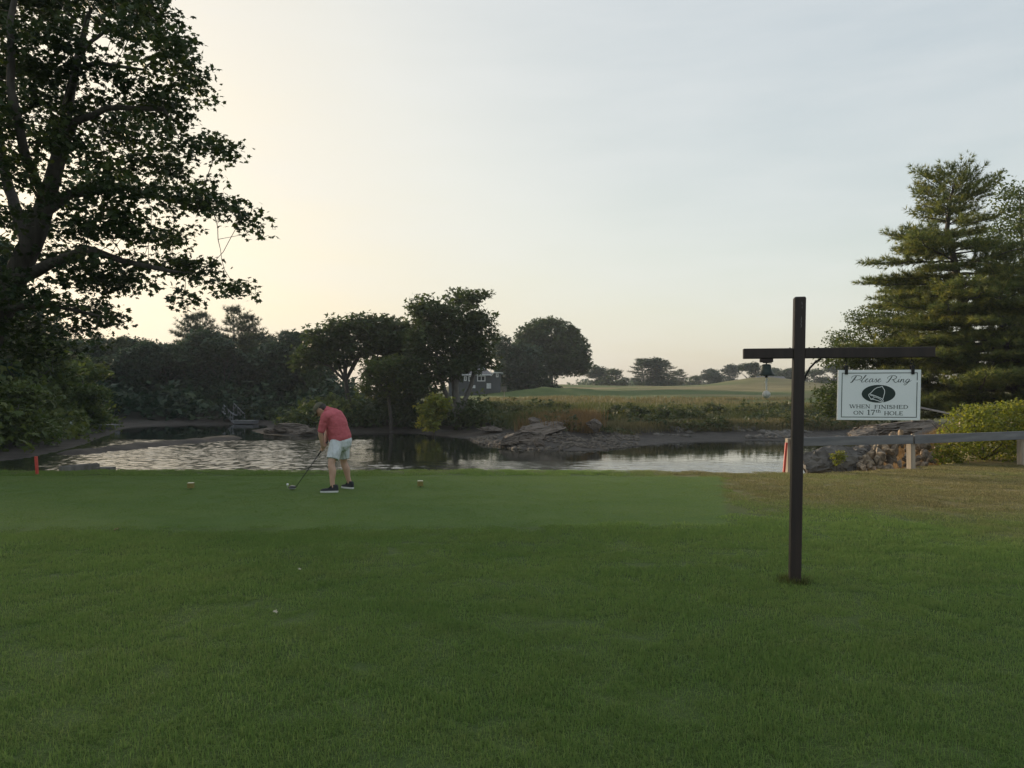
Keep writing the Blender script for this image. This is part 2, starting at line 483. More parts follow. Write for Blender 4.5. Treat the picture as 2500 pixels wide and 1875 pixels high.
calm = sstep(-9.5, -6.0, bx + (by - 35) * 0.12) * np.maximum(sstep(34, 38, by), .55 * sstep(5, 0, np.abs(bx - 2.0)))       # lee of the tall trees
open_w = open_w * (1 - 0.88 * calm) * np.maximum(.22, sstep(.30, .46, fbm(bx * .045, by * .16, 97, 3) + .14 * sstep(48, 34, by)))
edge = sstep(0, 1.0, np.minimum(bx - fx0, fx1 - bx)) * sstep(0, 1.0, np.minimum(by - fy0, fy1 - by))
rip = (fbm(bx * 2.2 + .3 * by, by * 4.0, 131, 2) - .5) * .046 + (fbm(bx * 4.6, by * 6.2, 137, 1) - .5) * .034
wz_ = WZ + rip * edge * np.clip(open_w, .05, 1) * (1 - .45 * sstep(-6, 0, bx))
wme = mesh_np("water", np.stack([bx, by, wz_], -1), remap[Fw], smooth=True)
attr(wme, "breeze", np.clip(open_w, 0.03, 1))
water = tag(link("water", wme, wm), "tidal creek at low water", None, None, "structure")

# ------------------------------------------------------------------ trees: branches grown towards leaf clumps
def leaf_maple():
    o = [(0, 0), (.47, .05), (.30, .28), (.52, .55), (.16, .60), (0, 1.0), (-.16, .60), (-.52, .55), (-.30, .28), (-.47, .05)]
    V = np.array([(x, y, -0.25 * abs(x) - 0.12 * y * y) for x, y in o])
    return V, np.array([(0, 1, 2), (0, 2, 8), (0, 8, 9), (2, 3, 4), (6, 7, 8), (2, 4, 6), (2, 6, 8), (4, 5, 6)])
def leaf_simple():
    V = np.array([(0, 0, 0), (.30, .45, -.10), (0, 1, -.12), (-.30, .45, -.10)])
    return V, np.array([(0, 1, 2), (0, 2, 3)])
def leaf_spray():
    """Three leaves off one stalk, for trees seen from afar."""
    V, F = [], []
    for a, s in ((0, 1.0), (1.1, .8), (-1.0, .85)):
        ca, sa = math.cos(a), math.sin(a)
        k = len(V)
        for x, y, z in ((0, 0, 0), (.24, .42, -.05), (0, 1, -.16), (-.24, .42, -.05)):
            V.append(((x * ca + y * sa) * s, (-x * sa + y * ca) * s, z * s))
        F += [(k, k + 1, k + 2), (k, k + 2, k + 3)]
    return np.array(V), np.array(F)
LEAF_M, LEAF_S, LEAF_C = leaf_maple(), leaf_simple(), leaf_spray()

def leaves_mesh(name, cen, size, tmpl, g, tint, up=0.6, flat=0.5):
    """One mesh of leaves at cen (n,3), sizes (n,), normals leaning up by `up`."""
    TV, TF = tmpl
    n = len(cen)
    N = g.normal(size=(n, 3)) * (1 - flat * 0.5) + np.array([0, 0, up * 2.0])
    N /= np.linalg.norm(N, axis=1, keepdims=True)
    A0 = g.normal(size=(n, 3)); A0 -= (A0 * N).sum(1, keepdims=True) * N
    A0[:, 2] -= 0.5; A0 -= (A0 * N).sum(1, keepdims=True) * N
    A0 /= np.linalg.norm(A0, axis=1, keepdims=True)
    B0 = np.cross(A0, N)
    V = cen[:, None, :] + size[:, None, None] * (TV[None, :, 0:1] * B0[:, None, :] + TV[None, :, 1:2] * A0[:, None, :] + TV[None, :, 2:3] * N[:, None, :])
    F = (TF[None] + (np.arange(n) * len(TV))[:, None, None]).reshape(-1, 3)
    me = mesh_np(name, V.reshape(-1, 3), F)
    attr(me, "tint", np.repeat(np.clip(tint, 0, 1), len(TV)))
    return me

def colonize(seeds, parents, att, infl=3.0, kill=0.5, step=0.35, iters=120, trop=0.0):
    nodes = [np.array(s, float) for s in seeds]; par = list(parents)
    att = np.asarray(att, float); alive = np.ones(len(att), bool)
    NN = np.array(nodes)
    best = np.full(len(att), 1e9); bi = np.zeros(len(att), int)
    def upd(start):
        M = np.array(nodes[start:])
        for lo in range(0, len(M), 400):
            D = np.linalg.norm(att[:, None] - M[None, lo:lo + 400], axis=2)
            k = D.argmin(1); d = D[np.arange(len(att)), k]
            b = d < best; best[b] = d[b]; bi[b] = start + lo + k[b]
    upd(0)
    grown = {}
    for it in range(iters):
        alive &= best > kill
        use = alive & (best < infl)
        if not use.any(): break
        start = len(nodes)
        for q in np.unique(bi[use]):
            m = use & (bi == q)
            d = att[m] - nodes[q]; d /= np.linalg.norm(d, axis=1, keepdims=True)
            v = d.mean(0); ln = np.linalg.norm(v)
            if ln < 1e-3: v = d[0]; ln = 1
            v = v / ln + np.array([0, 0, trop])
            p = nodes[q] + v / np.linalg.norm(v) * step
            key = (q, tuple(np.round(p, 2)))
            if key in grown: 
                alive[m] = False; continue
            grown[key] = 1
            nodes.append(p); par.append(int(q))
        if len(nodes) == start: break
        upd(start)
    return np.array(nodes), np.array(par), best

def branch_mesh(name, nodes, par, tip=0.012, power=2.4, sides=6, rmax=None, rmin_keep=0.0, seed_r=None, wob=0.03):
    n = len(nodes)
    kids = [[] for _ in range(n)]
    for i_, p_ in enumerate(par):
        if p_ >= 0: kids[p_].append(i_)
    acc = np.zeros(n)
    for i_ in range(n - 1, -1, -1):
        if not kids[i_]: acc[i_] = tip ** power
        if par[i_] >= 0: acc[par[i_]] += acc[i_]
    r = acc ** (1 / power)
    if rmax is not None and r.max() > rmax: 
        sc_ = rmax / r.max(); r = np.maximum(r * sc_, np.minimum(r, tip * 0.8))
    if seed_r is not None:
        r[:len(seed_r)] = np.maximum(r[:len(seed_r)], seed_r)
    vs, fs, base = [], [], 0
    done = set()
    main = {}
    for i_ in range(n):
        if kids[i_]: main[i_] = max(kids[i_], key=lambda c_: r[c_])
    starts = [i_ for i_ in range(n) if par[i_] < 0] + [c_ for i_ in range(n) for c_ in kids[i_] if c_ != main[i_]]
    for s_ in starts:
        path = [s_] if par[s_] < 0 else [par[s_], s_]
        while path[-1] in main: path.append(main[path[-1]])
        if len(path) < 2 or r[path[1]] < rmin_keep: continue
        pts = nodes[path].copy(); rad = r[path].copy()
        if par[s_] >= 0: rad[0] = min(rad[0], rad[1] * 1.25)
        T = np.gradient(pts, axis=0); T /= np.linalg.norm(T, axis=1, keepdims=True) + 1e-9
        ref = np.array([0.31, 0.52, 0.79]); 
        a_ = np.cross(T, ref); a_ /= np.linalg.norm(a_, axis=1, keepdims=True) + 1e-9
        b_ = np.cross(T, a_)
        sd = sides if rad[0] > 0.03 else 4
        w_ = 2 * np.pi * np.arange(sd) / sd
        ring = pts[:, None] + rad[:, None, None] * (np.cos(w_)[None, :, None] * a_[:, None] + np.sin(w_)[None, :, None] * b_[:, None])
        m_ = len(path)
        i2, k2 = np.meshgrid(np.arange(m_ - 1), np.arange(sd), indexing='ij')
        f_ = np.stack([i2 * sd + k2, i2 * sd + (k2 + 1) % sd, (i2 + 1) * sd + (k2 + 1) % sd, (i2 + 1) * sd + k2], -1).reshape(-1, 4) + base
        vs.append(ring.reshape(-1, 3)); fs.append(f_); base += m_ * sd
    return mesh_np(name, np.vstack(vs), np.vstack(fs), smooth=True)

def seeds_from(limbs, step=0.4):
    """limbs: list of (parent limb index or -1, [(x,y,z,r)...]); returns nodes, parents, radii."""
    nodes, par, rad, first = [], [], [], []
    for pi, pts in limbs:
        pts = np.array(pts, float)
        prev = -1
        if pi >= 0:
            D = np.linalg.norm(np.array(nodes) - pts[0, :3], axis=1); prev = int(D.argmin())
        for a_, b_ in zip(pts[:-1], pts[1:]):
            k_ = max(1, int(np.linalg.norm(b_[:3] - a_[:3]) / step))
            for q in range(k_):
                t_ = q / k_
                if pi >= 0 and q == 0 and a_ is pts[0]: continue
                p_ = a_ * (1 - t_) + b_ * t_
                nodes.append(p_[:3]); par.append(prev); rad.append(p_[3]); prev = len(nodes) - 1
        nodes.append(pts[-1][:3]); par.append(prev); rad.append(pts[-1][3])
    # gentle irregularity
    N = np.array(nodes)
    jit = np.stack([vnoise(np.arange(len(N)) * 0.45, np.full(len(N), 3.3 + q), 60 + q) - 0.5 for q in range(3)], -1)
    N[1:] += jit[1:] * np.minimum(np.array(rad)[1:, None] * 1.1, 0.14)
    return [tuple(p) for p in N], par, rad

def ell_points(g, c, r, n, shell=0.35):
    d = g.normal(size=(n, 3)); d /= np.linalg.norm(d, axis=1, keepdims=True)
    q = g.random(n) ** (1 / 3.0); q = shell * (0.8 + 0.2 * q) + (1 - shell) * q
    return np.array(c) + d * q[:, None] * np.array(r)

def tree(name, label, limbs, clumps, seed, n_att, leaf, per, lsize, spread, lmat, bmat, infl=3, kill=0.5, step=0.35, tip=0.012, rmax=None,
         group=None, cat="tree", up=0.6, tropic=0.0, keep=0.9, rmin=0.0, limbs_world=True, tintbias=0.0, base=None, vs=.62):
    """clumps: [(centre, radii, weight)] in world space."""
    g = np.random.default_rng(seed)
    S, PR, SR = seeds_from(limbs, step)
    w = np.array([c_[2] for c_ in clumps], float); w /= w.sum()
    att = np.vstack([ell_points(g, c_[0], c_[1], max(2, int(round(n_att * w_)))) for c_, w_ in zip(clumps, w)])
    nodes, par, best = colonize(S, PR, att, infl, kill, step, 140, tropic)
    b0 = np.array(base if base is not None else S[0])
    tm_ = branch_mesh("trunk", nodes - b0, par, tip, sides=7, rmax=rmax, rmin_keep=rmin, seed_r=np.array(SR))
    ok = best < keep
    cc = att[ok]
    n_ = len(cc) * per
    cen = np.repeat(cc, per, 0) + np.clip(g.normal(size=(n_, 3)), -1.7, 1.7) * np.array([spread, spread, spread * vs])
    tint = np.repeat(g.random(len(cc)), per) * 0.45 + g.random(n_) * 0.55 + tintbias
    size = lsize * (0.7 + 0.6 * g.random(n_))
    cm_ = leaves_mesh("crown", cen - b0, size, leaf, g, tint, up)
    t = thing(name, label, cat, tuple(b0), 0, group)
    link("trunk", tm_, bmat, t); link("crown", cm_, lmat, t)
    return t

M_bark = m_simple("bark_dark", (0.035, 0.030, 0.026), (0.085, 0.075, 0.065), 9, 0.9, 0.6, stretch=(1, 1, 0.25), dist=0.03)
M_bark_g = m_simple("bark_grey", (0.09, 0.085, 0.075), (0.19, 0.18, 0.165), 9, 0.9, 0.6, stretch=(1, 1, 0.25), dist=0.03)
M_lf_maple = m_leaf("leaf_maple", [(0.016, 0.030, 0.014), (0.030, 0.050, 0.018), (0.055, 0.075, 0.022)], 0.22)
M_lf_far = m_leaf("leaf_far", [(0.020, 0.040, 0.014), (0.036, 0.062, 0.020), (0.066, 0.094, 0.028)], 0.25)
M_lf_mid = m_leaf("leaf_mid", [(0.022, 0.040, 0.015), (0.040, 0.062, 0.020), (0.074, 0.092, 0.028)], 0.3)
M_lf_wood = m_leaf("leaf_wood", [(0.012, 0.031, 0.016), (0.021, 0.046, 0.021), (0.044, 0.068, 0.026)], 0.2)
M_lf_bush = m_leaf("leaf_bush", [(0.085, 0.115, 0.025), (0.150, 0.175, 0.034), (0.27, 0.25, 0.048)], 0.45)
M_lf_oak = m_leaf("leaf_oak", [(0.045, 0.075, 0.022), (0.075, 0.105, 0.028), (0.12, 0.14, 0.035)], 0.35)
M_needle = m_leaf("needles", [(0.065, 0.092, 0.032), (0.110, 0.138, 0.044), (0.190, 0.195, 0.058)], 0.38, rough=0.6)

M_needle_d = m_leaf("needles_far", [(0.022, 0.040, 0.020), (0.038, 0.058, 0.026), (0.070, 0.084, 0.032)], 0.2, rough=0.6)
def W(px, py, d, r): p = P(px, py, d); return (p.x, p.y, p.z, r)
def EL(px, py, d, rx, ry, dep, w=None):
    return (tuple(P(px, py, d)), (rx / FPX * d, dep, ry / FPX * d), (w if w else rx * ry))

# --- the great maple at the near left
D0 = 19.0
g0 = np.random.default_rng(5)
vis = [(40,25,110,55),(170,15,100,40),(300,15,80,35),(380,40,48,45),(385,100,60,35),(430,130,48,24),(300,95,45,22),(80,115,95,45),(180,100,50,22),(40,190,70,55),
       (170,235,85,32),(330,205,80,26),(440,210,62,28),(490,225,32,20),(100,280,95,38),(290,262,90,28),(420,268,60,28),(230,312,85,24),(470,318,60,26),(520,340,24,22),(30,300,40,26),
       (130,335,75,26),(330,345,85,32),(400,340,50,26),(525,372,16,14),(35,385,42,22),(220,395,75,28),(350,405,95,28),(455,425,62,24),(50,445,55,34),(175,480,80,22),(300,468,95,32),
       (430,475,80,28),(540,495,62,24),(590,530,34,22),(608,552,16,12),(55,535,75,34),(180,550,110,28),(330,555,100,32),(430,562,52,24),(50,610,55,24),(135,622,75,24),(265,652,95,28),
       (195,685,70,24),(395,640,70,24),(480,655,60,24),(540,682,42,20),(566,696,16,10),(410,714,40,14),(330,690,55,20),(120,722,60,22),(205,742,50,24),(60,745,55,22),(255,768,50,18),
       (300,778,20,17),(150,790,60,24),(60,800,60,26),(238,828,22,14),(182,850,25,16),(120,850,38,22),(40,850,50,20)]
cl = [EL(x, y + 3, D0 + g0.uniform(-2.2, 2.8), rx * .96, ry * .74, 1.5) for x, y, rx, ry in vis]
for x, y, rx, ry in [(-100,40,140,110),(-260,150,150,120),(-420,260,150,130),(-120,260,130,110),(-330,420,150,120),(-150,470,120,90),(-520,480,120,110),(-240,620,140,80),(-90,650,80,60),(-430,640,120,80),
                     (60,-110,150,80),(240,-90,130,70),(-120,-140,150,100),(80,-260,150,90),(-60,-380,140,80),(-260,-60,140,100),(-300,-260,130,90),(210,-220,100,60),(-560,330,110,100)]:
    cl.append(EL(x, y, D0 + g0.uniform(-4.5, 4.5), rx, ry, 2.6, rx * ry * 0.55))
zb = gz(*XY(-95, D0))
mb = XY(-95, D0)
limbs = [(-1, [(mb[0], mb[1], zb - .1, .62), W(-70, 960, D0, .42), W(-25, 800, D0, .34), W(25, 710, D0, .30), W(72, 600, D0, .27), W(110, 490, D0 + .1, .22), W(150, 360, D0 + .2, .17), W(165, 250, D0 + .3, .13), W(190, 140, D0 + .3, .09), W(215, 40, D0, .06)]),
         (0, [W(35, 695, D0, .2), W(70, 668, D0 - .3, .16), W(130, 640, D0 - .7, .13), W(210, 605, D0 - 1, .10), W(300, 640, D0 - 1.2, .07), W(420, 665, D0 - 1.2, .045)]),
         (0, [W(95, 530, D0, .15), W(170, 470, D0 + .4, .12), W(290, 458, D0 + .8, .09), W(420, 490, D0 + 1, .06), W(520, 515, D0 + 1, .04)]),
         (0, [W(150, 360, D0, .11), W(185, 295, D0 - .5, .09), W(260, 262, D0 - .9, .07), (W(400, 268, D0 - 1, .045))]),
         (0, [W(165, 250, D0, .09), W(190, 170, D0 - .8, .07), W(240, 152, D0 - 1, .06), W(300, 163, D0 - 1.2, .04), W(350, 170, D0 - 1.2, .03)]),
         (0, [W(170, 210, D0, .08), W(210, 110, D0 + .6, .06), W(260, 75, D0 + .8, .04), W(330, 90, D0 + 1, .03)]),
         (0, [W(20, 715, D0, .2), W(-60, 600, D0 + 1, .16), W(-200, 430, D0 + 1.5, .12), W(-320, 300, D0 + 1.5, .08)]),
         (0, [W(72, 600, D0, .18), W(20, 470, D0 + 1.8, .14), W(-20, 280, D0 + 2.2, .11), W(-10, 100, D0 + 2.4, .09), W(40, -90, D0 + 2.4, .06)]),
         (0, [W(110, 490, D0, .14), W(60, 380, D0 - 1.5, .11), W(30, 230, D0 - 2, .09), W(25, 60, D0 - 2, .07), W(60, -120, D0 - 2, .05)]),
         (0, [W(0, 755, D0, .12), W(60, 745, D0 - .6, .08), W(150, 750, D0 - 1.2, .05), W(240, 770, D0 - 1.5, .03)])]
tree("maple_tree", "huge dark maple overhanging the tee from the near left, trunk just outside the picture", limbs, cl, 3, 1750, LEAF_M, 34, 0.135, 0.235, M_lf_maple, M_bark, vs=.52,
     infl=2.2, kill=0.42, step=0.28, tip=0.0075, rmax=0.42, keep=0.55)

# --- white pine generator (local space, base at the origin)
def needle_tuft(g, n=14, L=1.0):
    V, F = [], []
    for q in range(n):
        th, ph = g.uniform(0, 2 * math.pi), g.uniform(0.15, 1.25)
        d = np.array([math.cos(th) * math.sin(ph), math.sin(th) * math.sin(ph), math.cos(ph)])
        s_ = np.cross(d, [0.3, 0.5, 0.8]); s_ /= np.linalg.norm(s_); k = len(V)
        ln = L * g.uniform(.75, 1.1)
        V += [tuple(s_ * 0.055 * L), tuple(-s_ * 0.055 * L), tuple(d * ln)]; F.append((k, k + 1, k + 2))
    return np.array(V), np.array(F)

def pine(g, trunk, prof, whorl=0.45, nb=5, tuft_L=0.17, tw_gap=0.24, tuft_gap=0.16, nn=14, start=0.12, rise=0.15, droop=0.25, side_len=0.42):
    """trunk: [(x,y,z,r)]; prof(t, azimuth) -> branch length at relative height t."""
    tr = np.array(trunk, float)
    zs = tr[:, 2]
    def at(z): return np.array([np.interp(z, zs, tr[:, 0]), np.interp(z, zs, tr[:, 1]), z]), np.interp(z, zs, tr[:, 3])
    mb_ = MB(); mb_.tube([t[:3] for t in trunk], [t[3] for t in trunk], 8)
    H = zs[-1] - zs[0]
    tp, td = [], []
    z = zs[0] + H * start
    while z < zs[-1] - 0.1:
        t_ = (z - zs[0]) / H
        a0 = g.uniform(0, 6.28)
        for k in range(nb):
            az = a0 + 6.283 * k / nb + g.normal() * 0.25
            L = prof(t_, az) * (.42 + .75 * g.random() ** .8)
            if L < 0.12: continue
            p0, r0 = at(z + g.uniform(-.12, .12))
            el = rise + 0.75 * max(0, t_ - .72) / .28 + g.normal() * .06
            m_ = max(3, int(L / .35))
            pts = []
            for q in range(m_ + 1):
                u = q / m_
                h = L * u
                dz = math.sin(el) * h - droop * L * u * u * 0.45 + 0.10 * L * u ** 4
                pts.append(p0 + np.array([math.cos(az) * h * math.cos(el), math.sin(az) * h * math.cos(el), dz]))
            pts = np.array(pts) + np.concatenate([[np.zeros(3)], g.normal(size=(m_, 3)) * 0.03 * L / 3])
            mb_.tube([tuple(p) for p in pts], [max(.006, min(r0 * .38, .012 + .011 * L) * (1 - .85 * q / m_)) for q in range(m_ + 1)], 5, False)
            s_along = np.linspace(0, 1, m_ + 1)
            ntw = max(2, int(L / tw_gap))
            for q in range(ntw + 1):
                u = 0.22 + 0.78 * q / ntw
                b0_ = np.array([np.interp(u, s_along, pts[:, c_]) for c_ in range(3)])
                bd = pts[-1] - pts[0]; bd /= np.linalg.norm(bd)
                side = np.cross(bd, [0, 0, 1]); side /= np.linalg.norm(side) + 1e-9
                for sg in ((-1, 1) if q < ntw else (0,)):
                    l2 = side_len * L * (1.05 - u) * g.uniform(.6, 1.2) + .12 if sg else .15
                    d2 = bd * 0.75 + side * sg * g.uniform(.5, 1.0) + np.array([0, 0, g.uniform(-.05, .22)])
                    d2 /= np.linalg.norm(d2)
                    nt = max(1, int(l2 / tuft_gap))
                    for w_ in range(1, nt + 1):
                        tp.append(b0_ + d2 * l2 * w_ / nt + g.normal(size=3) * .02)
                        dd = d2 + np.array([0, 0, .35]) + g.normal(size=3) * .25
                        td.append(dd / np.linalg.norm(dd))
        z += whorl * g.uniform(.75, 1.25)
    tp, td = np.array(tp), np.array(td)
    TV = [needle_tuft(g, nn) for _ in range(6)]
    n_ = len(tp)
    a_ = np.cross(td, g.normal(size=(n_, 3))); a_ /= np.linalg.norm(a_, axis=1, keepdims=True) + 1e-9
    b_ = np.cross(td, a_)
    which = g.integers(0, 6, n_)
    vs, fs, ts, base = [], [], [], 0
    tint = g.random(n_)
    for q in range(6):
        m_ = which == q
        if not m_.any(): continue
        tv, tf = TV[q]
        sc_ = tuft_L * g.uniform(.8, 1.2, m_.sum())
        V = tp[m_][:, None] + sc_[:, None, None] * (tv[None, :, 0:1] * a_[m_][:, None] + tv[None, :, 1:2] * b_[m_][:, None] + tv[None, :, 2:3] * td[m_][:, None])
        vs.append(V.reshape(-1, 3)); fs.append((tf[None] + (np.arange(m_.sum()) * len(tv))[:, None, None]).reshape(-1, 3) + base)
        ts.append(np.repeat(tint[m_], len(tv))); base += m_.sum() * len(tv)
    cme = mesh_np("crown", np.vstack(vs), np.vstack(fs)); attr(cme, "tint", np.concatenate(ts))
    return mb_.data("trunk", smooth=True), cme

# --- big white pine on the spit at the right
DP = 36.0
g = np.random.default_rng(8)
base = Vector((*XY(2392, DP), 0)); base.z = gz(base.x, base.y) - .1
def loc(px, py, r, dd=0.0): p = P(px, py, DP + dd) - base; return (p.x, p.y, p.z, r)
trk = [(0, 0, 0, .30), loc(2378, 900, .26), loc(2352, 760, .21), loc(2330, 640, .16), loc(2312, 560, .11), loc(2322, 480, .07), loc(2338, 422, .02)]
def prof(t, az):
    c_ = math.cos(az)
    base_l = np.interp(t, [0, .12, .3, .45, .55, .66, .74, .80, .86, .93, 1.0], [5.0, 5.6, 5.2, 4.2, 4.6, 4.3, 3.1, 2.5, 2.5, 2.1, 1.0])
    return base_l * (1.0 if c_ < 0 else 0.92)
tm_, cm_ = pine(g, trk, prof, whorl=.48, nb=6, tuft_L=.27, tw_gap=.21, tuft_gap=.15, nn=11, start=.06, rise=.06, droop=.25, side_len=.5)
t = thing("pine_tree", "tall white pine with long level boughs behind the hanging sign", "tree", tuple(base))
link("trunk", tm_, M_bark, t); link("crown", cm_, M_needle, t)
base = Vector((*XY(2500, 34.0), 0)); base.z = gz(base.x, base.y) - .1
def prof2(t, az): return np.interp(t, [0, .15, .5, .8, 1], [4.2, 4.6, 3.6, 2.2, .4])
tm_, cm_ = pine(np.random.default_rng(18), [(0, 0, 0, .24), (-.5, .1, 2.5, .17), (-.9, .2, 5.0, .10), (-1.0, .2, 7.4, .02)], prof2, whorl=.42, nb=6, tuft_L=.25, tw_gap=.22, tuft_gap=.15, nn=13, start=.10, rise=.05, droop=.28, side_len=.5)
t = thing("pine_tree", "shorter bushy pine at the right edge behind the sunlit bush", "tree", tuple(base))
link("trunk", tm_, M_bark, t); link("crown", cm_, M_needle, t)

# --- broadleaf trees round the pine
DB = 40.0
def simple_limbs(px, py_base, d, top, lean=0, r=.2, fork=None):
    x, y = XY(px, d); z = gz(x, y) - .1
    L = [(-1, [(x, y, z, r), W(px + lean * .5, (py_base + top) / 2, d, r * .7), W(px + lean, top, d, r * .4)])]
    for (fx, fy, dd) in (fork or []):
        L.append((0, [W(px + lean * .6, (py_base + top) / 2 - 5, d, r * .5), W((px + lean * .6 + fx) / 2, ((py_base + top) / 2 + fy) / 2 - 12, d + dd * .5, r * .35), W(fx, fy, d + dd, r * .15)]))
    return L
tree("oak_tree", "leafy oak spreading out left of the pine above the hanging sign", simple_limbs(2190, 1010, DB, 830, -30, .2, [(2060, 860, -1), (2110, 790, 1), (2040, 960, -1.5), (2230, 780, 1)]),
     [EL(2075, 868, DB, 62, 28, 1.6), EL(2150, 800, DB + 1, 62, 32, 1.8), EL(2030, 880, DB - 1, 26, 12, 1), EL(2140, 885, DB, 80, 45, 2), EL(2220, 850, DB + 1, 70, 60, 2), EL(2030, 975, DB - 2, 36, 36, 1.2), EL(2090, 1010, DB - 2, 30, 16, 1.0), EL(2110, 950, DB - 1, 70, 45, 1.6), EL(2165, 1020, DB - 2, 24, 14, .8), EL(2060, 830, DB, 40, 20, 1.2), EL(2110, 770, DB + 1, 36, 18, 1.2), EL(2190, 760, DB + 1, 50, 28, 1.5), EL(2250, 720, DB + 2, 50, 40, 1.5)],
     12, 860, LEAF_S, 28, .15, .26, M_lf_oak, M_bark, infl=2.5, kill=.5, step=.32, tip=.009, rmax=.2)
tree("ash_tree", "broadleaf tree with open dark crown rising behind the pine at the right edge", simple_limbs(2520, 1000, 43, 700, -25, .26, [(2440, 560, 0), (2490, 480, 1), (2560, 600, 0), (2430, 760, -1), (2600, 480, 1)]),
     [EL(2450, 490, 43, 30, 30, 1.2), EL(2490, 540, 43, 40, 40, 1.5), EL(2430, 580, 43, 40, 30, 1.4), EL(2480, 640, 43, 45, 38, 1.6), EL(2440, 720, 42, 42, 32, 1.4), EL(2560, 520, 44, 60, 70, 2), EL(2580, 680, 44, 70, 70, 2.2), EL(2500, 780, 43, 50, 40, 1.6), EL(2440, 440, 43, 14, 14, .5), EL(2480, 465, 43, 22, 20, .8)],
     15, 560, LEAF_S, 24, .17, .26, M_lf_oak, M_bark, infl=2.5, kill=.5, step=.34, tip=.009, rmax=.22)

# ------------------------------------------------------------------ trees on the low peninsula beyond the creek
DT = 72.0
tree("flat_topped_tree", "flat-topped open tree on the peninsula just above the golfer", simple_limbs(855, 1000, DT, 870, -18, .28, [(790, 830, 0), (850, 800, 1), (930, 800, 1), (770, 880, -1), (900, 830, -1)]),
     [EL(800, 820, DT, 48, 26, 2.2), EL(770, 860, DT, 40, 30, 2.2), EL(860, 795, DT, 60, 22, 2.5), EL(930, 795, DT + 1, 60, 24, 2.5), EL(880, 840, DT, 60, 26, 2.5), EL(950, 830, DT, 45, 30, 2.2), EL(820, 875, DT, 50, 18, 2), EL(740, 880, DT + 1, 26, 20, 1.6)],
     21, 480, LEAF_C, 14, .36, .45, M_lf_mid, M_bark, infl=5, kill=.85, step=.55, tip=.022, rmax=.3, keep=1.5)
tree("second_flat_tree", "dark trunked tree between the flat-topped tree and the tall one", simple_limbs(975, 1000, DT + 3, 880, 0, .3, [(940, 850, 0), (1000, 850, 1), (960, 800, 0)]),
     [EL(960, 830, DT + 3, 45, 45, 2.2), EL(995, 860, DT + 3, 40, 50, 2.2), EL(930, 880, DT + 2, 40, 25, 2), EL(985, 920, DT + 2, 30, 25, 2), EL(1000, 955, DT - 2, 36, 26, 2), EL(950, 965, DT, 40, 22, 2)],
     22, 400, LEAF_C, 14, .36, .45, M_lf_mid, M_bark, infl=5, kill=.85, step=.55, tip=.022, rmax=.34, keep=1.5)
tree("tall_oak", "tallest ragged oak at the middle of the peninsula with several bare grey trunks", 
     [(-1, [W(1120, 1030, 66, .42), W(1112, 950, 66, .30), W(1105, 860, 66, .22), W(1100, 780, 66, .12)]),
      (0, [W(1120, 1020, 66, .25), W(1150, 940, 66.6, .2), W(1165, 860, 66.6, .15), W(1180, 790, 66.6, .08), W(1165, 740, 66.6, .04)]),
      (0, [W(1120, 1020, 66, .25), W(1085, 950, 65.2, .2), W(1070, 880, 65.2, .15), W(1055, 800, 65.2, .08)]),
      (0, [W(1112, 950, 66, .15), W(1130, 880, 67, .12), W(1135, 800, 67, .08), W(1120, 745, 67, .04)])],
     [EL(1035, 745, 66, 34, 22, 1.8), EL(1060, 770, 66, 50, 30, 2.4), EL(1130, 730, 67, 45, 20, 1.8), EL(1170, 720, 67, 24, 10, 1), EL(1110, 780, 66, 70, 36, 2.6), EL(1165, 790, 66.5, 34, 26, 1.8), EL(1190, 770, 66.5, 16, 10, 1), EL(1190, 820, 66.5, 22, 12, 1.2), EL(1040, 830, 65, 50, 40, 2.4), EL(1110, 840, 66, 70, 40, 2.6), EL(1160, 850, 66, 40, 30, 2), EL(1030, 890, 64.5, 40, 40, 2), EL(1045, 945, 64, 30, 26, 1.6), EL(1010, 925, 64.5, 30, 30, 1.6), EL(1090, 900, 65, 46, 26, 2), EL(1015, 790, 66, 26, 14, 1.6), EL(1130, 885, 65, 40, 16, 1.6), EL(1165, 878, 66, 30, 14, 1.4), EL(1150, 893, 64.5, 26, 9, 1.2), EL(1190, 888, 66, 20, 8, 1.2), EL(1105, 905, 64.5, 24, 12, 1.2)],
     23, 860, LEAF_C, 13, .33, .42, M_lf_mid, M_bark_g, infl=5, kill=.8, step=.5, tip=.02, rmax=.34, keep=1.4)
tree("leaning_bush_tree", "lighter green low tree with drooping foliage under the flat-topped crowns", simple_limbs(955, 1015, 66, 930, -10, .18, [(905, 920, -1), (930, 890, 0), (980, 900, 0)]),
     [EL(925, 900, 66, 40, 24, 2), EL(905, 940, 65.5, 26, 26, 1.6), EL(950, 925, 66, 34, 40, 1.8), EL(985, 890, 66, 30, 24, 1.6)],
     24, 220, LEAF_C, 13, .31, .38, M_lf_oak, M_bark, infl=5, kill=.8, step=.5, tip=.018, rmax=.2, keep=1.4)
tree("waterside_bush", "pale reddish-tipped bush at the waterline right of the golfer", simple_limbs(1060, 1050, 60, 985, -6, .12, [(1040, 990, 0), (1075, 985, 0)]),
     [EL(1055, 1000, 60, 30, 22, 1.3), EL(1070, 985, 60.5, 26, 18, 1.2), EL(1048, 1030, 59.5, 22, 14, 1)],
     25, 130, LEAF_C, 13, .27, .3, M_lf_bush, M_bark, infl=4, kill=.6, step=.4, tip=.012, rmax=.12, keep=1.2, cat="bush")

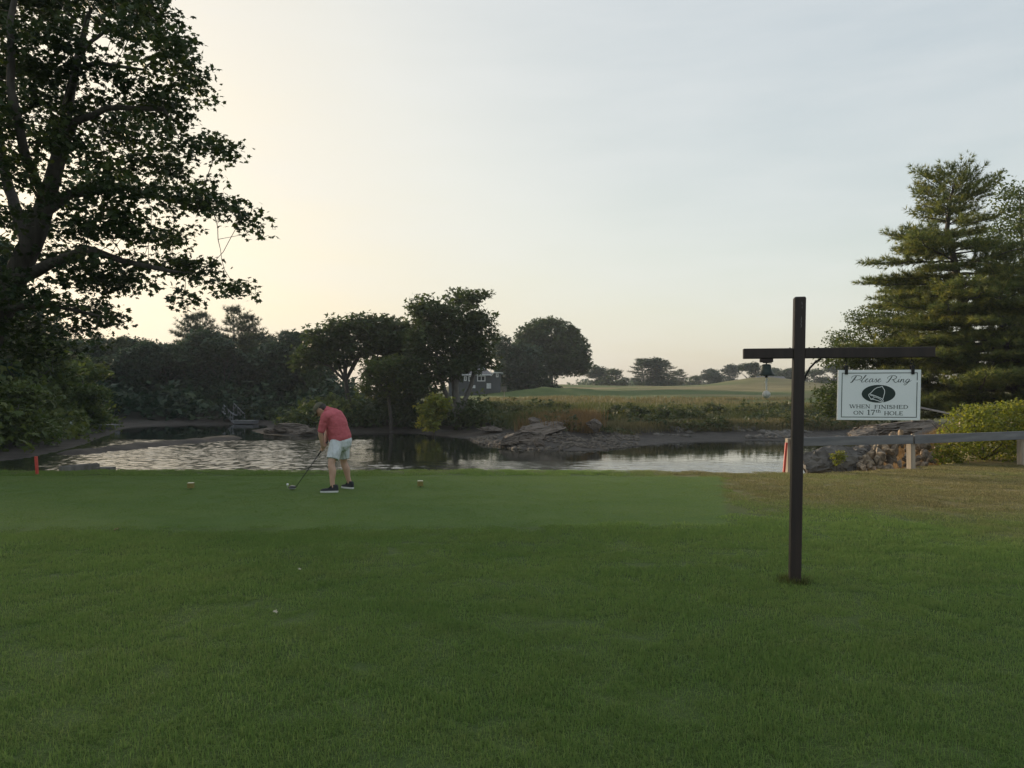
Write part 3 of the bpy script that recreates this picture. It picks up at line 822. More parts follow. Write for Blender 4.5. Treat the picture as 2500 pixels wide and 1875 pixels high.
# --- by the house
tree("round_maple", "big dome-shaped tree alone on the fairway right of the house", simple_limbs(1345, 945, 150, 860, 0, .5, [(1290, 850, -2), (1345, 800, 0), (1400, 850, 2), (1320, 810, 2), (1375, 815, -2)]),
     [EL(1340, 830, 150, 82, 46, 6), EL(1300, 850, 150, 46, 44, 4.5), EL(1390, 860, 150, 46, 46, 4.5), EL(1345, 885, 149, 92, 34, 6), EL(1335, 795, 150, 46, 16, 3.5), EL(1425, 890, 150, 18, 22, 2.5)],
     31, 1150, LEAF_C, 15, .55, .5, M_lf_far, M_bark, infl=9, kill=1.3, step=.9, tip=.04, rmax=.55, keep=2.4)
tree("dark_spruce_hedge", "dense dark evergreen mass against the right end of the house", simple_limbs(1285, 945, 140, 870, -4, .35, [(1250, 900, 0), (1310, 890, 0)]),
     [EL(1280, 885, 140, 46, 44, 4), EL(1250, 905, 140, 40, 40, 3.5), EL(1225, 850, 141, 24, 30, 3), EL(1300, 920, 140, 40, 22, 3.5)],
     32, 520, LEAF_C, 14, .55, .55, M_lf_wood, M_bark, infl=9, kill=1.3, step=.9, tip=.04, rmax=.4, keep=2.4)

# ------------------------------------------------------------------ woods: prototypes copied tree by tree
def proto_round(seed, H, Rr, leaf_mat, name="wood_tree"):
    g = np.random.default_rng(seed)
    limbs = [(-1, [(0, 0, 0, .26), (g.normal() * .3, g.normal() * .3, H * .35, .2), (g.normal() * .4, g.normal() * .4, H * .75, .08)])]
    for k in range(5):
        a = k * 1.26 + g.normal() * .2
        limbs.append((0, [(0, 0, H * .3, .12), (math.cos(a) * Rr * .4, math.sin(a) * Rr * .4, H * .52, .09), (math.cos(a) * Rr * .75, math.sin(a) * Rr * .75, H * .66, .04)]))
    cls = []
    for k in range(16):
        a, q = g.uniform(0, 6.28), g.uniform(.1, .8)
        h = g.uniform(.16, .9)
        cls.append(((math.cos(a) * Rr * q * (1.15 - h * .5), math.sin(a) * Rr * q * (1.15 - h * .5), H * h), (Rr * .42, Rr * .42, H * .11), 1))
    cls.append(((0, 0, H * .88), (Rr * .4, Rr * .4, H * .1), 1))
    return tree(name, "x", limbs, cls, seed, 420, LEAF_C, 11, .52, .55, leaf_mat, M_bark, infl=6, kill=1.1, step=.7, tip=.03, rmax=.28, keep=2.2)
def proto_pine(seed, H, Rr, flat, name="wood_pine"):
    g = np.random.default_rng(seed)
    def pf(t, az): return Rr * np.interp(t, [0, .35, .5, .8, .93, 1], [.5, .7, .9, 1.0 if flat else .6, .7 if flat else .3, .15])
    tm_, cm_ = pine(g, [(0, 0, 0, .26), (g.normal() * .3, 0, H * .5, .18), (g.normal() * .4, g.normal() * .3, H, .03)], pf, whorl=.72, nb=6, tuft_L=.75, tw_gap=.55, tuft_gap=.40, nn=12, start=.30 if flat else .06, rise=.12, droop=.1)
    t = thing(name, "x", "tree")
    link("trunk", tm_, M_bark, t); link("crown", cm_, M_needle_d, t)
    return t
protos = {'a': proto_round(101, 11.5, 4.6, M_lf_wood), 'b': proto_round(102, 13.0, 4.2, M_lf_wood), 'c': proto_round(103, 10.0, 5.2, M_lf_far), 'p': proto_pine(104, 14.5, 2.9, True), 'q': proto_pine(105, 12.0, 3.8, False), 'd': proto_round(106, 11.0, 4.8, M_lf_oak), 'e': proto_round(107, 10.0, 5.0, M_lf_oak)}
usedp = set()
NAMES = {'d': "bank_tree", 'e': "bank_tree", 'a': "wood_tree", 'b': "wood_tree", 'c': "wood_tree", 'p': "wood_pine", 'q': "spruce_tree"}
def plant(kind, px, d, s, rz, label, group=None, sz=None, dz=-.15, name=None):
    o = protos[kind] if kind not in usedp else copy_tree(protos[kind])
    usedp.add(kind)
    o.name = name or NAMES[kind]
    x, y = XY(px, d)
    o.location = (x, y, gz(x, y) + dz); o.rotation_euler = (0, 0, rz); o.scale = (s, s, sz or s)
    for key in ("label", "category", "group"):
        if key in o: del o[key]
    return tag(o, label, "tree", group)

g = np.random.default_rng(77)
WOOD_L = "tree of the dark wood along the far bank of the creek"
WOOD_G = "trees of the wood across the creek"
# the wood across the water, from the left edge to the peninsula
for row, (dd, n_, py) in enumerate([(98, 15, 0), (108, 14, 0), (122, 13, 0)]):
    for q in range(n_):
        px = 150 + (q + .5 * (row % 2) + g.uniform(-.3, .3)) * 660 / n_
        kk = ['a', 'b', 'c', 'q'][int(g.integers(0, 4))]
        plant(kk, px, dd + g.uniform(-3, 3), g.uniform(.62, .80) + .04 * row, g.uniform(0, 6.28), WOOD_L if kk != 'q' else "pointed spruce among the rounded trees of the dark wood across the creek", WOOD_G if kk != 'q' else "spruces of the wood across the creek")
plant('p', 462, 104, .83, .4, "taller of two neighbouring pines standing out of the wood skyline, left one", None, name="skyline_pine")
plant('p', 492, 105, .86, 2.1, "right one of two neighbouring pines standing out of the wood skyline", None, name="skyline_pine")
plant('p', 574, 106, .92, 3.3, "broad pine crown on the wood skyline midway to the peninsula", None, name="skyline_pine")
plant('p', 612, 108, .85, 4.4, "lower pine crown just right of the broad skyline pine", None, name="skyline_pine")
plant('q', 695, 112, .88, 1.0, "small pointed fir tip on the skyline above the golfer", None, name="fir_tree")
plant('b', 735, 100, .78, 1.0, "rounded tree filling the gap beside the flat-topped tree", None)
plant('c', 770, 96, .72, 5.0, "low spreading tree behind the flat-topped tree's trunk", None)
# nearer trees crowding the left bank; unseen outer ones added for their shade
LB = "tree crowding the near left bank above the little docks, outer ones unseen and added for shade"
LG = "trees on the left bank"
for px, d, s, k in [(-40, 50, .80, 'd'), (25, 54, .72, 'e'), (90, 58, .66, 'd'), (140, 64, .62, 'e'), (-110, 47, 1.0, 'b'), (60, 66, .82, 'd'), (190, 72, .66, 'e'), (-20, 62, 1.05, 'a'), (-190, 45, 1.05, 'd'), (-270, 43, 1.0, 'e'), (-360, 41, 1.05, 'd'), (-470, 40, 1.05, 'e'), (150, 80, .8, 'q')]:
    plant(k, px, d, s, g.uniform(0, 6.28), LB, LG)
plant('e', 215, 63, .42, 2.0, "low bough-like tree leaning out over the second small dock", None)
plant('e', 40, 44, .40, 4.0, "dark shrubby tree at the left edge beside the mud shore", None)

# far trees along the fairway skyline
for k, px, d, s, lab in [('a', 1462, 255, .88, "left one of two rounded trees on the skyline beside the dome-shaped tree"), ('c', 1497, 245, .86, "right one of two rounded trees on the skyline beside the dome-shaped tree"),
                         ('q', 1570, 235, 1.02, "left evergreen of the dark clump on the fairway skyline"), ('b', 1600, 232, 1.0, "rounded middle tree of the dark clump on the fairway skyline"),
                         ('q', 1630, 238, .98, "pointed evergreen of the dark clump on the fairway skyline"), ('q', 1658, 250, .70, "small detached pine at the right of the dark skyline clump"),
                         ('c', 1700, 300, .78, "low pale tree just right of the detached skyline pine"), ('a', 1740, 290, .92, "rounded skyline tree left of the bell"), ('b', 1782, 300, 1.0, "taller tree crown on the skyline left of the bell"),
                         ('b', 1835, 215, .78, "tree standing on the tan dunes right behind the bell"), ('a', 1895, 290, 1.0, "tree between bell and sign post on the skyline"), ('a', 1930, 280, .95, "rounded tree right behind the sign post"),
                         ('c', 1985, 260, .95, "rounded tree seen under the iron bracket"), ('b', 2040, 270, .95, "tree partly hidden by the oak left of the hanging sign")]:
    plant(k, px, d, s * 1.2, g.uniform(0, 6.28), lab, None, s * .86, -1.6)
SK = "hazy tree of the farthest treeline beyond the fairway"
SG = "farthest hazy treeline"
for q in range(16):
    plant(['a', 'b', 'c'][q % 3], 1430 + q * 44 + g.uniform(-12, 12), 400 + g.uniform(-20, 40), 1.25 * g.uniform(.7, .95), g.uniform(0, 6.28), SK, SG, g.uniform(.6, .8), -1.5)

# ------------------------------------------------------------------ sign post with crossbeam, bell and hanging sign
M_stain = m_simple("dark_stained_timber", (0.014, 0.009, 0.009), (0.034, 0.021, 0.019), 14, 0.62, 0.35, stretch=(1, 1, .08), dist=.004)
M_iron = m_simple("black_iron", (0.012, 0.012, 0.013), (0.03, 0.03, 0.03), 30, 0.5, 0.2, metallic=0.6)
M_white = m_simple("sign_white_paint", (0.76, 0.80, 0.82), (0.84, 0.87, 0.89), 3, 0.45, 0.04)
M_dkgreen = m_simple("sign_dark_green", (0.006, 0.020, 0.019), (0.010, 0.028, 0.026), 8, 0.5, 0)
M_bellm = m_simple("bell_verdigris", (0.022, 0.032, 0.028), (0.050, 0.062, 0.055), 22, 0.42, 0.15, metallic=0.75)
M_rope = m_simple("white_rope", (0.50, 0.49, 0.46), (0.70, 0.69, 0.66), 60, 0.9, 0.3)
M_ballw = m_simple("worn_ball", (0.34, 0.33, 0.30), (0.62, 0.61, 0.57), 34, 0.8, 0.25)
M_crack = m_simple("split_pale_wood", (0.30, 0.29, 0.30), (0.46, 0.45, 0.45), 40, 0.9, 0)

DS = 6.42
sx, sy = XY(1940, DS)
SR = -10.0
PZ = gz(sx, sy)
post = thing("sign_post", "dark brown timber cross post standing in the lawn at the right", "sign post", (sx, sy, PZ), R(SR))
LEAN = math.tan(R(0.95))
def lean(mbx):
    mbx.v = [(x + z * LEAN, y, z) for x, y, z in mbx.v]; return mbx
HP = 2.43 - PZ
m = MB()
w2 = .0455
ring = [(-w2 + .006, -w2), (w2 - .006, -w2), (w2, -w2 + .006), (w2, w2 - .006), (w2 - .006, w2), (-w2 + .006, w2), (-w2, w2 - .006), (-w2, -w2 + .006)]
lv = [(-.12, 1.0), (0.0, .93), (.05, .96), (.12, 1.0), (.6, 1.0), (1.2, 1.0), (HP - .012, 1.0), (HP, .86)]
for q, (z, s) in enumerate(lv): m.v += [(x * s, y * s, z) for x, y in ring]
for q in range(len(lv) - 1):
    for k in range(8): m.f.append((q * 8 + k, q * 8 + (k + 1) % 8, q * 8 + 8 + (k + 1) % 8, q * 8 + 8 + k))
m.f.append(tuple(range(len(m.v) - 8, len(m.v))))
lean(m).build("post", M_stain, post)
m = MB()
for z0, z1, x0 in ((HP - .045, HP - .07, .012), (HP - .085, HP - .10, .014), (HP - .17, HP - .26, .008)):
    m = MB()
    pts = [(x0 + .004 * math.sin(9 * q), -w2 - .0008, z0 + (z1 - z0) * q / 6) for q in range(7)]
    for a, b2 in zip(pts[:-1], pts[1:]):
        n0 = len(m.v); m.v += [(a[0] - .0009, a[1], a[2]), (a[0] + .0009, a[1], a[2]), (b2[0] + .0009, b2[1], b2[2]), (b2[0] - .0009, b2[1], b2[2])]; m.f.append((n0, n0 + 1, n0 + 2, n0 + 3))
    lean(m).build("weather_crack", M_crack, post)
BZ = 1.955 - PZ; BX = BZ * LEAN
hb = .043
for x0, x1, nm in ((-.452, -w2 - .0005, 0), (w2 + .0005, 1.06, 1)):
    m = MB().box(((x0 + x1) / 2 + BX, 0, BZ), (x1 - x0, .075, hb * 2))
    o = m.build("crossbeam_arm", M_stain, post, bevel=.006)
m = MB()
arc = [(w2 + BX - .008 + .004, -.0, BZ - .235), (w2 + BX + .012, 0, BZ - .19), (w2 + BX + .045, 0, BZ - .125), (w2 + BX + .085, 0, BZ - .08), (w2 + BX + .135, 0, BZ - hb - .004)]
m.tube(arc, .0085, 8)
m.build("iron_brace", M_iron, post, smooth=True)
for bx_ in (-.07, .085, .16):
    MB().lathe([(0.0001, .006), (.006, .005), (.007, 0), (.007, -.002)], 10, (bx_ + BX, 0, BZ + hb + .002)).build("bolt_head", M_iron, post)

def local(px, py):
    """Position along the beam and height of a photo pixel, in the post's own frame."""
    a = (px - CX) / FPX
    ca, sa = math.cos(R(SR)), math.sin(R(SR))
    u = (a * sy - sx) / (ca - a * sa)
    d = sy + u * sa
    return u, CAMZ + (HY - py) / FPX * d - PZ

# bell
ub, _ = local(1871, 900); 
zt = BZ - hb
bell = thing("ship_bell", "small dark metal bell hanging under the crossbeam beside the post", "bell")
bell.location = post.location; bell.rotation_euler = post.rotation_euler
MB().box((ub, 0, zt - .016), (.105, .06, .030)).build("mounting_block", M_stain, bell, bevel=.004)
m = MB().tube([(ub - .03, 0, zt - .034), (ub + .045, 0, zt - .037)], .004, 6)
m.tube([(ub, 0, zt - .03), (ub, 0, zt - .05)], .006, 8)
m.build("hanger", M_iron, bell)
bt, bb = zt - .046, zt - .142
pr = [(.001, bt), (.020, bt), (.034, bt - .004), (.0385, bt - .013), (.041, bt - .032), (.045, bt - .052), (.053, bt - .071), (.064, bt - .085), (.0725, bb + .005), (.0745, bb), (.070, bb - .001), (.060, bb + .012), (.048, bb + .032), (.036, bt - .014), (.001, bt - .008)]
MB().lathe([(r_, z_) for r_, z_ in pr], 32, (ub, 0, 0)).build("bell_body", M_bellm, bell, smooth=True)
m = MB().tube([(ub, 0, bt - .01), (ub, 0, bb - .012)], .004, 6); m.lathe([(.001, .01), (.009, .006), (.012, 0), (.009, -.008), (.001, -.012)], 12, (ub, 0, bb - .012))
m.build("clapper", M_iron, bell, smooth=True)
m = MB()
z0, z1 = bb - .02, 1.6 - PZ + (HY - 951) / FPX * DS
for ph in (0, 2.1, 4.2):
    m.tube([(ub + .0045 * math.cos(ph + q * .9), .0045 * math.sin(ph + q * .9), z0 + (z1 - z0) * q / 26) for q in range(27)], .0042, 6)
m.tube([(ub + .011 * math.sin(q * .7) , .004 * math.cos(q), z0 - .004 - q * .005) for q in range(9)], .0042, 6)
m.build("bell_rope", M_rope, bell, smooth=True)
zb_ = 1.6 - PZ + (HY - 963) / FPX * DS
bm = bmesh.new(); bmesh.ops.create_icosphere(bm, subdivisions=3, radius=.034); 
me = bpy.data.meshes.new("pull_ball"); bm.to_mesh(me); bm.free()
for p_ in me.polygons: p_.use_smooth = True
o = link("pull_ball", me, M_ballw, bell, (ub, 0, zb_))
m = MB()
for s_ in (-1, 1):
    m.tube([(.0345 * math.sin(t_) * math.cos(s_ * (.9 + .5 * math.cos(2 * t_))), -.0345 * math.cos(.75) * 0 + .0345 * math.sin(t_) * math.sin(s_ * (.9 + .5 * math.cos(2 * t_))), .0345 * math.cos(t_)) for t_ in np.linspace(.15, 3.0, 18)], .0022, 5)
m.build("seam", M_rope, o, smooth=True)

# hanging sign
u0, zc = local(2144.5, 964.5)
SW, SH, ST = .643, .418, .030
sgn = thing("hanging_sign", "white bordered sign with bell emblem asking to ring at the 17th hole", "sign")
sgn.location = post.location; sgn.rotation_euler = (0, 0, R(SR))
tl = R(1.2)
def S2(x, z, y=0.0):   # sign plane, millimetre-like units of metres about its centre, hung slightly off plumb
    return (u0 + x + z * math.tan(tl), y, zc + z)
m = MB().box((0, 0, 0), (SW, ST, SH)); m.v = [S2(x, z, y) for x, y, z in m.v]
m.build("panel", M_white, sgn, bevel=.003)
FY = -ST / 2 - .0012
def ribbon(mbx, pts, w, y=FY, closed=False):
    """Flat painted stroke; w may be a number or a list."""
    pts = [np.array(p, float) for p in pts]; n_ = len(pts)
    ws = w if isinstance(w, (list, tuple, np.ndarray)) else [w] * n_
    L_, R_ = [], []
    for q in range(n_):
        a = pts[(q - 1) % n_] if (closed or q > 0) else pts[q]
        b2 = pts[(q + 1) % n_] if (closed or q < n_ - 1) else pts[q]
        t_ = b2 - a; t_ /= np.linalg.norm(t_) + 1e-9
        nn_ = np.array([-t_[1], t_[0]]) * ws[q] / 2
        L_.append(pts[q] + nn_); R_.append(pts[q] - nn_)
    k0 = len(mbx.v)
    for a, b2 in zip(L_, R_): mbx.v += [S2(a[0], a[1], y), S2(b2[0], b2[1], y)]
    for q in range(n_ if closed else n_ - 1):
        i2 = (q + 1) % n_
        mbx.f.append((k0 + 2 * q, k0 + 2 * i2, k0 + 2 * i2 + 1, k0 + 2 * q + 1))
K = .754e-3
def c2(x, y): return ((x - 1527) * K, (1169 - y) * K)
def smoothp(pts, n_=8):
    """Catmull-Rom through pts."""
    p_ = [np.array(q, float) for q in pts]; p_ = [2 * p_[0] - p_[1]] + p_ + [2 * p_[-1] - p_[-2]]
    out = []
    for q in range(1, len(p_) - 2):
        for t_ in np.linspace(0, 1, n_, endpoint=False):
            a, b2, c_, d_ = p_[q - 1:q + 3]
            out.append(.5 * ((2 * b2) + (-a + c_) * t_ + (2 * a - 5 * b2 + 4 * c_ - d_) * t_ ** 2 + (-a + 3 * b2 - 3 * c_ + d_) * t_ ** 3))
    out.append(p_[-2]); return out
m = MB()
bw = 7.5 * K
for a, b2 in (((1137, 926), (1918, 926)), ((1137, 1412), (1918, 1412))):
    ribbon(m, [c2(*a), c2(*b2)], bw)
ribbon(m, [c2(1141, 930), c2(1141, 1408)], bw); ribbon(m, [c2(1914, 930), c2(1914, 1008)], bw); ribbon(m, [c2(1914, 1030), c2(1914, 1408)], bw)
m.build("border", M_dkgreen, sgn)
m = MB()
cx_, cy_ = c2(1522, 1155)
k0 = len(m.v); m.v.append(S2(cx_, cy_, FY))
for q in range(48): m.v.append(S2(cx_ + 174 * K * math.cos(q * math.pi / 24), cy_ + 98 * K * math.sin(q * math.pi / 24), FY))
for q in range(48): m.f.append((0, 1 + q, 1 + (q + 1) % 48))
emb = m.build("emblem_oval", M_dkgreen, sgn)
m = MB()
FY2 = FY - .0012
def br(pts, w, closed=False): ribbon(m, [c2(*p) for p in smoothp(pts)], w * K, FY2, closed)
br([(1420, 1163), (1447, 1140), (1478, 1105), (1510, 1086), (1540, 1080), (1556, 1071), (1563, 1084), (1580, 1110), (1584, 1140), (1576, 1180), (1567, 1215)], 6.5)
br([(1420, 1163), (1424, 1180), (1440, 1208), (1447, 1218)], 6.5)
br([(1420, 1163), (1438, 1160), (1500, 1182), (1550, 1205), (1568, 1222), (1570, 1240), (1562, 1246), (1520, 1232), (1470, 1216), (1447, 1218)], 6.5)
br([(1436, 1172), (1470, 1180), (1475, 1200), (1450, 1208)], 5.5)
br([(1480, 1188), (1530, 1208), (1562, 1238)], 5.5)
m.build("bell_outline", M_white, emb)

# Roman capitals: strokes in cap-height units, thick stems and thin hairlines with serifs
TK, TN, SF = .185, .085, .07
def ser(x, y, w=.34): return ([(x - w / 2, y), (x + w / 2, y)], SF)
def arcp(cx, cy, rx, ry, a0, a1, n_=14): return [(cx + rx * math.cos(R(a)), cy + ry * math.sin(R(a))) for a in np.linspace(a0, a1, n_)]
GL = {
 'W': (1.34, [([(.10, 1), (.42, 0)], TK), ([(.42, 0), (.70, .95)], TN), ([(.64, 1), (.96, 0)], TK), ([(.96, 0), (1.25, 1)], TN), ser(.12, .97), ser(.68, .97), ser(1.25, .97, .26)]),
 'H': (1.02, [([(.20, 0), (.20, 1)], TK), ([(.82, 0), (.82, 1)], TK), ([(.2, .5), (.82, .5)], TN), ser(.2, .97), ser(.2, .03), ser(.82, .97), ser(.82, .03)]),
 'E': (.84, [([(.20, 0), (.20, 1)], TK), ([(.08, .965), (.72, .965)], TN), ([(.2, .51), (.6, .51)], TN), ([(.08, .035), (.76, .035)], TN), ([(.71, 1), (.71, .78)], .06), ([(.75, 0), (.75, .24)], .06), ([(.6, .62), (.6, .40)], .05)]),
 'N': (1.06, [([(.20, 0), (.20, 1)], TN), ([(.16, 1), (.86, 0)], TK), ([(.86, 0), (.86, 1)], TN), ser(.15, .97), ser(.2, .03), ser(.86, .97)]),
 'F': (.78, [([(.20, 0), (.20, 1)], TK), ([(.08, .965), (.70, .965)], TN), ([(.2, .49), (.58, .49)], TN), ([(.69, 1), (.69, .78)], .06), ([(.58, .60), (.58, .38)], .05), ser(.2, .03)]),
 'I': (.46, [([(.22, 0), (.22, 1)], TK), ser(.22, .97), ser(.22, .03)]),
 'S': (.74, [(arcp(.36, .74, .25, .23, 40, 180) + arcp(.36, .74, .25, .21, 185, 250, 6)[1:] + [(.40, .5)] + arcp(.36, .27, .27, .24, 70, -90) + arcp(.36, .27, .27, .24, -95, -155, 8)[1:], [.08] * 6 + [.15] * 9 + [.19] * 8 + [.15] * 10 + [.08] * 2 + [.08] * 6), ([(.58, .98), (.58, .74)], .06), ([(.10, .28), (.10, .02)], .06)]),
 'D': (.98, [([(.20, 0), (.20, 1)], TK), (arcp(.36, .5, .5, .465, 90, -90, 18), [TN] * 4 + [.15] * 3 + [TK] * 4 + [.15] * 3 + [TN] * 4), ([(.08, .965), (.40, .965)], TN), ([(.08, .035), (.40, .035)], TN)]),
 'O': (1.06, [(arcp(.52, .5, .42, .47, 0, 360, 29), [TK] * 3 + [.15] * 2 + [TN] * 5 + [.15] * 2 + [TK] * 5 + [.15] * 2 + [TN] * 5 + [.15] * 2 + [TK] * 3)]),
 'L': (.80, [([(.20, 0), (.20, 1)], TK), ([(.08, .035), (.72, .035)], TN), ([(.71, 0), (.71, .28)], .06), ser(.2, .97)]),
 '1': (.56, [([(.30, 0), (.30, 1)], TK), ([(.30, .99), (.10, .84)], TN), ser(.30, .03, .4)]),
 '7': (.66, [([(.06, .93), (.62, .93)], .14), ([(.60, .93), (.40, .5), (.28, 0)], [.09, .14, .19]), ([(.09, .98), (.09, .74)], .06)]),
 't': (.48, [([(.22, .85), (.22, .16), (.30, .04), (.42, .07)], [.17, .17, .12, .08]), ([(.06, .64), (.42, .64)], .1)]),
 'h': (.70, [([(.17, 0), (.17, 1)], .16), (smoothp([(.17, .5), (.32, .65), (.50, .60), (.53, .40), (.53, 0)], 4), .14), ser(.17, .03, .28), ser(.53, .03, .28)]),
}
def line(txt, x, y, hgt, x1):
    """Set txt on baseline y (crop units) from x to x1."""
    w_ = sum(.42 if ch == ' ' else GL[ch][0] for ch in txt)
    kx = (x1 - x) / w_
    for ch in txt:
        if ch == ' ': x += .42 * kx; continue
        mbx = MB()
        for pts, wd in GL[ch][1]:
            wd_ = [q * hgt * K for q in wd] if isinstance(wd, list) else wd * hgt * K
            if isinstance(wd_, list): wd_ = (wd_ + [wd_[-1]] * len(pts))[:len(pts)]
            ribbon(mbx, [c2(x + px_ * kx, y - py_ * hgt) for px_, py_ in pts], wd_)
        mbx.build("letter", M_dkgreen, sgn)
        x += GL[ch][0] * kx
line("WHEN", 1222, 1314, 40, 1442); line("FINISHED", 1480, 1319, 40, 1830)
line("ON", 1266, 1384, 40, 1376); line("17", 1404, 1388, 56, 1492); line("th", 1494, 1362, 34, 1552); line("HOLE", 1582, 1390, 42, 1780)
m = MB()
def sc(pts, w=(3, 7), n_=7):
    q = smoothp(pts, n_)
    ws = []
    for k_ in range(len(q)):
        t_ = q[min(k_ + 1, len(q) - 1)] - q[max(k_ - 1, 0)]
        dn_ = t_[1] / (np.linalg.norm(t_) + 1e-9)       # crop y grows downwards: downstrokes swell
        ws.append((w[0] + (w[1] - w[0]) * max(0, dn_)) * K)
    ribbon(m, [c2(*p) for p in q], ws)
# P l e a s e
sc([(1225, 1030), (1238, 1026), (1262, 990), (1285, 962)], (4, 8)); sc([(1290, 958), (1268, 995), (1245, 1025), (1228, 1032)], (4, 8))
sc([(1240, 985), (1246, 965), (1275, 955), (1310, 954), (1340, 962), (1342, 982), (1320, 998), (1285, 1003), (1270, 996)], (4, 7))
m.build("script_letter", M_dkgreen, sgn); m = MB()
sc([(1325, 1012), (1350, 1000), (1378, 970), (1392, 952), (1386, 950), (1368, 975), (1346, 1012), (1348, 1026), (1362, 1024), (1380, 1010)], (3.5, 7.5))
m.build("script_letter", M_dkgreen, sgn); m = MB()
sc([(1380, 1010), (1402, 1000), (1410, 992), (1402, 988), (1386, 1005), (1384, 1022), (1398, 1026), (1418, 1014)], (3.5, 7))
m.build("script_letter", M_dkgreen, sgn); m = MB()
sc([(1460, 992), (1446, 988), (1428, 1002), (1424, 1020), (1434, 1026), (1452, 1008), (1462, 990), (1454, 1014), (1460, 1026), (1476, 1016)], (3.5, 7))
m.build("script_letter", M_dkgreen, sgn); m = MB()
sc([(1476, 1016), (1494, 988), (1496, 1002), (1502, 1018), (1490, 1027), (1478, 1022)], (3.5, 7)); sc([(1490, 1027), (1508, 1014)], (3.5, 5))
m.build("script_letter", M_dkgreen, sgn); m = MB()
sc([(1508, 1014), (1530, 1002), (1540, 993), (1532, 989), (1516, 1005), (1514, 1022), (1526, 1027), (1548, 1012)], (3.5, 7))
m.build("script_letter", M_dkgreen, sgn); m = MB()
# R i n g
sc([(1597, 1028), (1612, 1026), (1638, 990), (1655, 964)], (4, 8)); sc([(1660, 960), (1640, 995), (1618, 1024), (1600, 1031)], (4, 8))
sc([(1612, 988), (1618, 970), (1645, 958), (1680, 956), (1702, 966), (1700, 982), (1680, 996), (1655, 1000)], (4, 7))
sc([(1655, 1000), (1672, 1004), (1682, 1022), (1696, 1032), (1714, 1022)], (4, 8))
m.build("script_letter", M_dkgreen, sgn); m = MB()
sc([(1714, 1022), (1732, 992), (1722, 1014), (1726, 1028), (1742, 1018)], (3.5, 7)); sc([(1740, 972), (1744, 970)], (6, 6))
m.build("script_letter", M_dkgreen, sgn); m = MB()
sc([(1742, 1018), (1756, 993), (1750, 1010), (1742, 1030)], (3.5, 7)); sc([(1745, 1022), (1765, 998), (1778, 996), (1774, 1012), (1772, 1026), (1782, 1028), (1796, 1018)], (3.5, 7))
m.build("script_letter", M_dkgreen, sgn); m = MB()
sc([(1834, 998), (1820, 994), (1802, 1008), (1800, 1024), (1812, 1028), (1828, 1012), (1838, 996), (1822, 1030), (1800, 1054), (1784, 1060), (1782, 1048), (1806, 1034), (1838, 1020), (1856, 1008)], (3.5, 7))
m.build("script_letter", M_dkgreen, sgn)
for px_ in (2064, 2226):
    uh, zh = local(px_, 884)
    hk = MB()
    hk.tube([(uh + .013 * math.sin(a), 0, zh + .013 * math.cos(a)) for a in np.linspace(.2, 6.1, 18)], .0042, 8)
    hk.tube([(uh, 0, zh + .012), (uh, 0, zt + .004)], .004, 6)
    hk.tube([(uh + .002, -.004 + .008 * math.sin(a) * .4, zh - .022 + .012 * math.cos(a)) for a in np.linspace(0, 6.28, 14)], .0035, 6)
    hk.build("eye_hook", M_iron, sgn, smooth=True)
    hz = zc + SH / 2
    mm = MB().box((uh + .003, -ST / 2 - .0045, hz + .0), (.024, .006, .075)); mm.box((uh + .003, ST / 2 + .0045, hz + .0), (.024, .006, .075)); mm.box((uh + .003, 0, hz + .034), (.024, ST + .010, .006))
    mm.tube([(uh + .003, -ST / 2 - .006, hz - .022), (uh + .003, -ST / 2 - .013, hz - .022)], .007, 8)
    mm.build("hanger_strap", M_iron, sgn)

# ------------------------------------------------------------------ rail fence, stakes, tee markers
M_gwood = m_simple("weathered_grey_timber", (0.10, 0.105, 0.118), (0.21, 0.213, 0.222), 10, 0.85, 0.5, stretch=(.12, 1, 1), dist=.006)
M_gpost = m_simple("weathered_post_timber", (0.22, 0.185, 0.145), (0.40, 0.335, 0.265), 11, 0.85, 0.5, stretch=(1, 1, .12), dist=.006)
M_red = m_simple("red_stake_paint", (0.40, 0.035, 0.025), (0.52, 0.055, 0.04), 12, 0.5, 0.1)
M_gold = m_simple("gold_paint", (0.14, 0.115, 0.030), (0.24, 0.19, 0.045), 16, 0.5, 0.1, metallic=0.1)
M_goldtop = m_simple("pale_top", (0.50, 0.48, 0.36), (0.66, 0.64, 0.50), 20, 0.45, 0.05)  # marker top, paler than the block's sides
fp = [(XY(1927, 16.55)), (XY(2224, 16.4)), (XY(2493, 17.55)), (XY(2790, 18.6))]
fence = thing("rail_fence", "low weathered single rail fence at the right edge of the lawn", "fence", (fp[0][0], fp[0][1], 0))
fo = Vector(fence.location)
tops = [.68, .745, .775, .80]
rngs = random.Random(4)
for (x, y), zt_, k in zip(fp, tops, range(4)):
    zg_ = gz(x, y)
    m = MB(); a = R([6, 20, 20, 20][k])
    m.box((0, 0, (zt_ - .02 + zg_ - .15) / 2), (.125, .125, zt_ - .02 - zg_ + .15), Matrix.Rotation(a, 3, 'Z') @ Matrix.Rotation(R(rngs.uniform(-1, 1)), 3, 'Y'))
    m.build("post", M_gpost, fence, bevel=.008, loc=(x - fo.x, y - fo.y, 0))
for k in range(3):
    (x0, y0), (x1, y1) = fp[k], fp[k + 1]
    a = math.atan2(y1 - y0, x1 - x0); L = math.hypot(x1 - x0, y1 - y0)
    nx_, ny_ = math.sin(a) * .085, -math.cos(a) * .085
    el = math.atan2(tops[k + 1] - tops[k], L)
    m = MB().box((0, 0, 0), (L - .006, .045, .19)); 
    o = m.build("rail", M_gwood, fence, bevel=.006, loc=((x0 + x1) / 2 + nx_ - fo.x, (y0 + y1) / 2 + ny_ - fo.y, (tops[k] + tops[k + 1]) / 2 - .095))
    o.rotation_euler = (0, -el, a)

